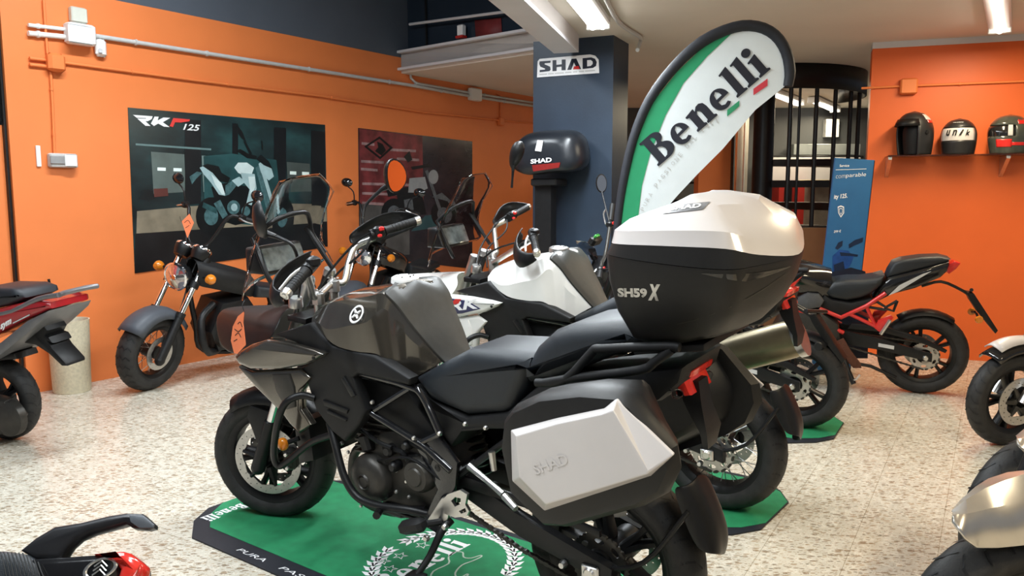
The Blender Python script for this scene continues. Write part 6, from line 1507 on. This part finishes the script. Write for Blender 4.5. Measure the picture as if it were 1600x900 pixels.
# ================================================================== BIN WITH UMBRELLA
bo = G(101, 616); bo = V((bo.x, bo.y+.10, 0))
mb = MB(); mb.lathe([(0, 0), (.118, 0), (.122, .01), (.135, .50), (.138, .51), (.130, .51), (.126, .49), (.112, .02), (0, .02)], (0, 0, 0), (0, 0, 1), 36)
for v in mb.v: v += bo
tag(mb.build('waste_bin', mat('cream_wicker', (.66, .60, .44), .6, noise=.12, nscale=60, bump=.3, bscale=120)), 'tall cream waste bin against the left wall behind the red scooter', 'bin')
mb = MB(); b0 = bo+V((-.03, .02, .03)); t0 = atY(76, 436, bo.y+.02)
d = (t0-b0)
mb.tube([b0, b0+d*.3, b0+d*.75, b0+d*.84], [.012, .035, .03, .012], 12); u_ = mb.build('umbrella', mat('blue_nylon', (.03, .05, .22), .6, noise=.15, nscale=40)); tag(u_, 'folded blue umbrella standing in the cream bin', 'umbrella')
mb = MB(); mb.tube([b0+d*.82, b0+d], .009, 8); mb.build('umbrella_handle', M_black, u_)

# ================================================================== RIGHT WALL: SHELF, HELMETS, TOTEM
zs = RW(1490, 242, -.14).z
rx0, rx1 = RW(1383, 242, -.02).x, 3.4
mb = MB(); mb.box(((rx0+rx1)/2, -.15, zs-.006), (rx1-rx0, .29, .010), bev=.002); wall_obj(RW, mb)
sh = tag(mb.build('glass_shelf', mat('shelf_glass', (.80, .90, .86), .03, trans=1, ior=1.45, noise=.01, nscale=5)), 'glass shelf carrying the helmets on the right orange wall', 'shelf')
for x in (1387, 1566):
    p = RW(x, 246, -.2); mb = MB(); X = RW(x, 246, -.02).x
    mb.slab([(0, 0), (.03, 0), (.03, .0)], 0, .01) if False else None
    mb.loft([[V((X+dx, y, zs-.014-h)) for dx, y, h in ((-.014, -.24, 0), (.014, -.24, 0), (.014, -.24, .022), (-.014, -.24, .022))], [V((X+dx, y, zs-.014-h)) for dx, y, h in ((-.014, -.002, 0), (.014, -.002, 0), (.014, -.002, .16), (-.014, -.002, .16))]])
    wall_obj(RW, mb); mb.build('shelf_bracket', M_alu, sh)
rail(RW, [(1346, 138), (1404, 135), (1600, 127), (1660, 125)], .010, M_orange, 'conduit', 'orange painted conduit along the right wall above the helmets', out=.013, clips=(.1, .5, .8))
wbox(RW, 1420, 135, .13, .13, .06, M_orange, 'junction_box', 'orange painted junction box on the right wall above the left helmet', 'junction box', .012)
M_hblack = mat('helmet_matte_black', (.016, .016, .017), .4, coat=.15, noise=.1, nscale=30)
def helmet(px0, px1, ptop, yaw, label, kind):
    xc = RW((px0+px1)/2, 240, -.15).x; wpx = abs(RW(px1, 240, -.15).x-RW(px0, 240, -.15).x); hgt = abs(RW(px0, ptop, -.15).z-zs)
    fr = Frame(RW.w((xc, -.15, zs)), RW.x*math.cos(yaw)+RW.y*math.sin(yaw), RW.y*math.cos(yaw)-RW.x*math.sin(yaw), (0, 0, 1))
    e = empty('helmet', fr, label, 'helmet', None)
    L_, Wd, Hh = wpx*.5, .125, hgt    # local -x is the face
    def shell(t, ph):   # t 0..1 height, ph angle
        z = t*Hh; k = math.sin(PI*min(1, (.30+.70*t)))**.55 if t > .45 else (.93+.07*t/.45)
        k = max(.02, math.sqrt(max(0, 1-((t-.52)/.48)**2))) if t > .52 else (.88+.12*math.sin(t/.52*PI/2))
        return V((L_*k*math.cos(ph)+(.012*(1-t)), Wd*k*math.sin(ph), z))
    nT, nP = 18, 40; mb = MB(); vid = {}
    if kind == 'open': cut = lambda t, c_: .08 < t < .68 and c_ < -.42
    else: cut = lambda t, c_: .42 < t < .70 and c_ < -.35
    if kind == 'visor': cut = lambda t, c_: .40 < t < .70 and c_ < -.30
    rows = [[shell(i/nT, 2*PI*j/nP) for j in range(nP)] for i in range(nT+1)]
    V_ = [p for r in rows for p in r]; Fs = []
    for i in range(nT):
        for j in range(nP):
            c_ = math.cos(2*PI*(j+.5)/nP); t = (i+.5)/nT
            if cut(t, c_): continue
            if kind == 'open' and t <= .08 and c_ < -.42: continue
            Fs.append((i*nP+j, i*nP+(j+1) % nP, (i+1)*nP+(j+1) % nP, (i+1)*nP+j))
    mb.add(V_, Fs); sh_ = mb.build('shell', M_hblack if kind != 'graphic' else mat('helmet_dark_green', (.05, .055, .045), .2, coat=.6, noise=.2, nscale=20), e, smooth=80, solid=.012)
    mb = MB(); kx, ox = (.70, .035) if kind == 'open' else (.9, 0)
    mb = MB(); mb.add([V((p.x*kx+ox, p.y*.88, .01+p.z*.92)) for p in V_], [(i*nP+j, i*nP+(j+1) % nP, (i+1)*nP+(j+1) % nP, (i+1)*nP+j) for i in range(nT) for j in range(nP)]); mb.build('lining', M_blackm, e, smooth=80)
    def patch(t0, t1, p0, p1, m, nm, k=1.03, n=8):
        mb = MB(); mb.grid([[(lambda q: V((q.x*k, q.y*k, q.z+.001)))(shell(t0+(t1-t0)*i/n, math.radians(p0+(p1-p0)*j/n))) for j in range(n+1)] for i in range(n+1)]); return mb.build(nm, m, e, smooth=80, solid=.003)
    return e, patch, shell, (L_, Wd, Hh)
e, patch, shell, dim = helmet(1393, 1458, 176, math.radians(38), 'matte black open face helmet with red and white crown patch, leftmost on the glass shelf', 'open')
patch(.80, .965, -85, -28, M_casew, 'crown_patch', 1.07); patch(.73, .80, -80, -30, M_red, 'red_band', 1.06)
mb = MB(); q = shell(.50, -PI/2); mb.lathe([(0, .012), (.016, .012), (.02, .0)], q*1.02, (0, -1, 0), 14); mb.build('visor_pivot', M_black, e)
mb = MB(); mb.grid([[shell(t, math.radians(180+p))+V((-.018, 0, 0)) for p in (-75, -50, -25, 0, 25, 50, 75)] for t in (.66, .74, .82)]); mb.build('peak', M_black, e, solid=.006, smooth=80)
e, patch, shell, dim = helmet(1467, 1525, 187, math.radians(75), 'black full face helmet with a white lettered visor sticker, middle of the glass shelf', 'visor')
v_ = patch(.36, .74, 112, 248, M_casew, 'visor_film', 1.03, 12)
for k, ch in enumerate('unik'):
    ph0 = math.radians(140+k*20+6); p = shell(.56, ph0); p1 = shell(.56, ph0+math.radians(17)); r = p1-p; up = V((0, 0, 1)); n_ = r.cross(up).normalized()
    text_mb(ch, p*1.0+V((0, 0, -.012))+n_*.012, r, up, r.length*.95, .045, .03, .3).build('visor_lettering', M_ink, v_, smooth=0)
patch(.88, .94, 155, 205, M_inkw, 'crown_mark', 1.06)
e, patch, shell, dim = helmet(1537, 1612, 181, math.radians(30), 'dark full face helmet with red graphics, rightmost on the glass shelf', 'graphic')
patch(.42, .70, 118, 242, M_blackg, 'visor', 1.03); patch(.74, .95, -100, -50, M_red, 'crown_graphic', 1.05); patch(.16, .36, -160, -118, M_red, 'cheek_graphic', 1.05); patch(.20, .28, -118, -40, M_red, 'side_graphic', 1.05); patch(.44, .72, -128, -116, M_pipe, 'visor_edge', 1.06)

# blue cardboard totem standing in front of the wall's end
tb = atY(1338, 440, 6.05); TF = wall_frame((tb.x, tb.y, 0), (1, -.10)); TF.z = V((.062, .0, 1)).normalized(); TF.x = TF.y.cross(TF.z).normalized(); TF.z = TF.x.cross(TF.y).normalized(); TF.o = TF.o-TF.x*.06*1.1*0
def tq(x, y, o=0): return TF(x, y, o)
x0, x1, zt = tq(1305, 250).x, tq(1367, 250).x, tq(1330, 248).z
tot = empty('display_stand', TF, 'blue cardboard display stand with scooter picture beside the right orange wall', 'display stand')
mb = MB(); mb.box(((x0+x1)/2, .02, zt/2), (x1-x0, .03, zt), bev=.002); mb.build('front_panel', mat('stand_blue', (.022, .115, .27), .4, noise=.08, nscale=5), tot)
mb = MB(); xs = tq(1376, 250).x; mb.loft([[V((x, y, z)) for x, y in ((x1+.001, -.0), (xs, .12), (xs-.01, .13), (x1+.001, .035))] for z in (0, zt-.004)]); sp_n = mb.build('side_panel', mat('stand_dark_red', (.10, .025, .018), .45, noise=.15, nscale=12), tot)
def ttext(txt, pa, pb, h, m, bold=.0, parent=tot):
    p, q = tq(*pa, 0), tq(*pb, 0); p.y = q.y = -.0; hh = h*(p.z-tq(pa[0], pa[1]+10).z)/10
    text_mb(txt, V((p.x, .004, p.z)), q-p, (0, 0, 1), (q-p).length, hh, bold).build('lettering', m, parent, smooth=0)
ttext('Service', (1312, 261), (1327, 260.5), 4, M_inkw, .01)
ttext('com', (1306, 279), (1321, 278), 5, M_pipe, -.01)
ttext('parable', (1322, 279), (1353, 277), 8, M_inkw, -.005)
ttext('ity 125.', (1303, 313), (1324, 311), 9, M_inkw, .02)
ttext('299 €', (1303, 364), (1314, 363), 4, M_inkw, .01)
mb = MB(); mb.add([V((p.x, .003, p.z)) for p in (tq(1306, 265), tq(1354, 263.5), tq(1354, 264.3), tq(1306, 265.8))], [(0, 1, 2, 3)]); mb.build('printed_rule', M_inkw, tot, smooth=0)
sh_o = [(1309, 323), (1314, 321), (1319, 323), (1319, 333), (1314, 340), (1310, 333)]
for k in (1, .55):
    cx, cy = 1314, 330; o_ = [(tq(cx+(x-cx)*k, cy+(y-cy)*k).x, tq(cx+(x-cx)*k, cy+(y-cy)*k).z) for x, y in sh_o]; o_i = [(tq(cx+(x-cx)*k*.78, cy+(y-cy)*k*.78).x, tq(cx+(x-cx)*k*.78, cy+(y-cy)*k*.78).z) for x, y in sh_o]
    shapes_mb([o_, o_i], lambda X, Z: V((X, .003, Z))).build('shield_mark', M_inkw, tot, smooth=0)
def tshape(pts, m, nm, dy): shapes_mb([[(tq(x, y).x, tq(x, y).z) for x, y in pts]], lambda X, Z: V((X, dy, Z))).build(nm, m, tot, smooth=0)
tshape([(1300, 425), (1330, 418), (1352, 424), (1358, 450), (1356, 560), (1300, 560)], pc('scdark', (.012, .016, .03), .4, 8), 'printed_scooter_body', .0018)
navy2 = pc('navy', (.010, .02, .05), .3, 10)
tshape([(1301, 400), (1312, 390), (1326, 392), (1334, 402), (1330, 412), (1318, 430), (1301, 432)], pc('scblue', (.015, .06, .22), .3, 14), 'printed_scooter', .003)
tshape([(1305, 388), (1310, 379), (1317, 376), (1316, 384), (1309, 390)], navy2, 'printed_mirror', .0025); tshape([(1326, 382), (1336, 375), (1349, 371), (1348, 378), (1336, 383), (1327, 388)], navy2, 'printed_mirror', .0025)
tshape([(1312, 394), (1330, 396), (1341, 398), (1340, 401), (1328, 400), (1314, 400)], navy2, 'printed_bar', .0022); tshape([(1303, 414), (1318, 408), (1320, 420), (1304, 430)], navy2, 'printed_seat', .0022)

# ================================================================== SPIRAL STAIR AND THE ROOM BEHIND
sc = atY(1190, 300, 9.0); SX, SY = sc.x, sc.y
stt = empty('spiral_staircase', Frame((SX, SY, 0), (1, 0, 0), (0, 1, 0), (0, 0, 1)), 'black steel spiral staircase left of the right orange wall', 'staircase')
RS = atY(1338, 300, SY-.1).x-SX
M_stair = mat('stair_black_steel', (.012, .012, .013), .4, .3, noise=.1, nscale=20)
mb = MB(); mb.tube([(0, 0, 0), (0, 0, Z_CEIL+.1)], .11, 20); mb.build('centre_post', M_stair, stt)
for k in range(8):
    z = 1.06+.232*(k-4)+.0; a0 = math.radians(-120+27*(k-3))
    if z < .05: continue
    da = math.radians(36); ring = [(.08*math.cos(a0), .08*math.sin(a0))]+[(RS*math.cos(a0+da*j/5), RS*math.sin(a0+da*j/5)) for j in range(6)]+[(.08*math.cos(a0+da), .08*math.sin(a0+da))]
    mb = MB(); mb.loft([[V((x, y, z-.075)) for x, y in ring], [V((x, y, z)) for x, y in ring]]); mb.build('tread', M_stair, stt, smooth=0)
for k, px in enumerate((1232, 1246, 1272, 1301, 1325, 1338)):
    x = atY(px, 250, SY-.5).x-SX; x = min(x, RS-.01); y = -math.sqrt(max(.0, RS*RS-x*x))
    x = atY(px, 250, SY+y).x-SX; x = min(x, RS-.005)
    mb = MB(); mb.tube([(x, y, .06), (x, y, Z_CEIL)], .022 if k != 1 else .014, 8); mb.build('baluster', M_stair, stt)
mb = MB(); n = 24; arcp = [math.radians(-150+170*k/n) for k in range(n+1)]
mb.grid([[V((RS*math.cos(t), RS*math.sin(t), z)) for t in arcp] for z in (Z_CEIL-.24, Z_CEIL-.002)]); mb.build('top_band', M_stair, stt, solid=.03, smooth=60)
mb = MB(); mb.grid([[V((RS*math.cos(t), RS*math.sin(t), z)) for t in arcp] for z in (.98, 1.04)]); mb.build('lower_rail', M_stair, stt, solid=.03, smooth=60)

yb = 12.2
def bbox_px(x0, x1, y0, y1, Y, dep, m, name, label=None, cat=None, z0=None, structure=False, bev=.004, group=None):
    p, q = atY(x0, y1, Y), atY(x1, y0, Y); zlo = p.z if z0 is None else z0
    mb = MB(); mb.box(((p.x+q.x)/2, Y+dep/2, (zlo+q.z)/2), (q.x-p.x, dep, q.z-zlo), bev=bev); o = mb.build(name, m, None, smooth=0)
    if structure: struct(o)
    else: tag(o, label, cat, group)
    return o
mb = MB(); mb.box((2.4, yb+.1, 1.35), (12, .2, 2.75)); struct(mb.build('wall_back', mat('back_wall_grey', (.05, .055, .06), .5, noise=.3, nscale=1.5), smooth=0))
bbox_px(1090, 1146, 150, 330, 10.2, .25, M_orange, 'wall_pier', z0=0, structure=True, bev=0)
bbox_px(1144, 1148.5, 150, 330, 10.1, .1, M_black, 'trim_9', z0=0, structure=True, bev=0)
bbox_px(1149, 1172, 150, 330, 10.3, .1, mat('grey_door_frame', (.42, .40, .36), .5, noise=.12, nscale=5), 'door_2', z0=0, structure=True, bev=0)
bbox_px(1160, 1167, 178, 330, 10.2, .06, mat('pale_frame', (.6, .62, .6), .4, noise=.08, nscale=8), 'trim_10', z0=0, structure=True, bev=0)
bbox_px(1205, 1345, 246, 282, 11.4, .5, mat('white_cabinet', (.38, .38, .40), .4, noise=.05, nscale=8), 'wall_cabinet', 'white cabinet behind the spiral staircase', 'cabinet', z0=None)
bbox_px(1246, 1272, 284, 330, 11.1, .25, mat('dull_red', (.28, .015, .012), .5, noise=.1, nscale=10), 'red_chair_back', 'red chair back seen through the staircase bars', 'chair', z0=0)
bbox_px(1216, 1226, 284, 330, 11.0, .3, MATS['dull_red'] if 'dull_red' in MATS else M_red, 'red_box', 'narrow red box seen beside the staircase post', 'box', z0=0)
bbox_px(1272, 1322, 286, 348, 10.6, .4, mat('drawer_grey', (.16, .15, .13), .4, noise=.2, nscale=10), 'drawer_cabinet', 'grey drawer cabinet seen through the staircase bars', 'cabinet', z0=0)
bbox_px(1262, 1302, 281, 286, 10.5, .35, mat('carton_tan', (.45, .36, .20), .7, noise=.1, nscale=12), 'carton', 'tan carton lying on the grey drawer cabinet', 'box')
bbox_px(1195, 1345, 356, 445, 7.6, .08, mat('brown_counter', (.16, .075, .035), .45, noise=.12, nscale=4), 'counter', 'brown counter panel under the staircase', 'counter', z0=0)
cs = bbox_px(1240, 1345, 225, 242, 11.8, .3, mat('steel_case', (.25, .28, .29), .35, .4, noise=.1, nscale=6), 'metal_case', 'grey metal case on a dark shelf behind the staircase', 'case')
bbox_px(1205, 1350, 243, 247, 11.6, .45, M_black, 'wall_shelf', 'dark shelf behind the staircase carrying a metal case', 'shelf')
bbox_px(1290, 1312, 186, 214, 12.08, .12, mat('pale_board', (.5, .52, .54), .5, noise=.2, nscale=20), 'notice', 'small pale notice on the dark back wall behind the staircase', 'notice')
bbox_px(1046, 1070, 262, 282, 10.8, .2, mat('pale_green_box', (.30, .36, .30), .5, noise=.2, nscale=10), 'goods_box', 'pale box on the dark shelf left of the orange pier', 'box')
for y_ in (240, 284, 330):
    bbox_px(1015, 1090, y_, y_+3, 10.6, .4, M_black, 'goods_shelf', 'dark goods shelf left of the orange pier behind the flag', 'shelf', group='goods shelves')
for x_ in (1050, 1088):
    bbox_px(x_, x_+3, 190, 400, 10.55, .05, M_black, 'shelf_upright', 'black upright of the goods shelves behind the flag', 'shelf upright', z0=0, group='goods shelf uprights')
for k, x_ in enumerate((1024, 1040, 1058, 1076)):
    P = atY(x_, 318, 10.75); mb = MB(); mb.ball((P.x, P.y, P.z), .066, 14, (1, 1, .85)); tag(mb.build('helmet', M_blackg), ('leftmost', 'second', 'third', 'rightmost')[k]+' of the four dark round helmets on the goods shelf behind the flag', 'helmet', 'dark helmets on the goods shelf')
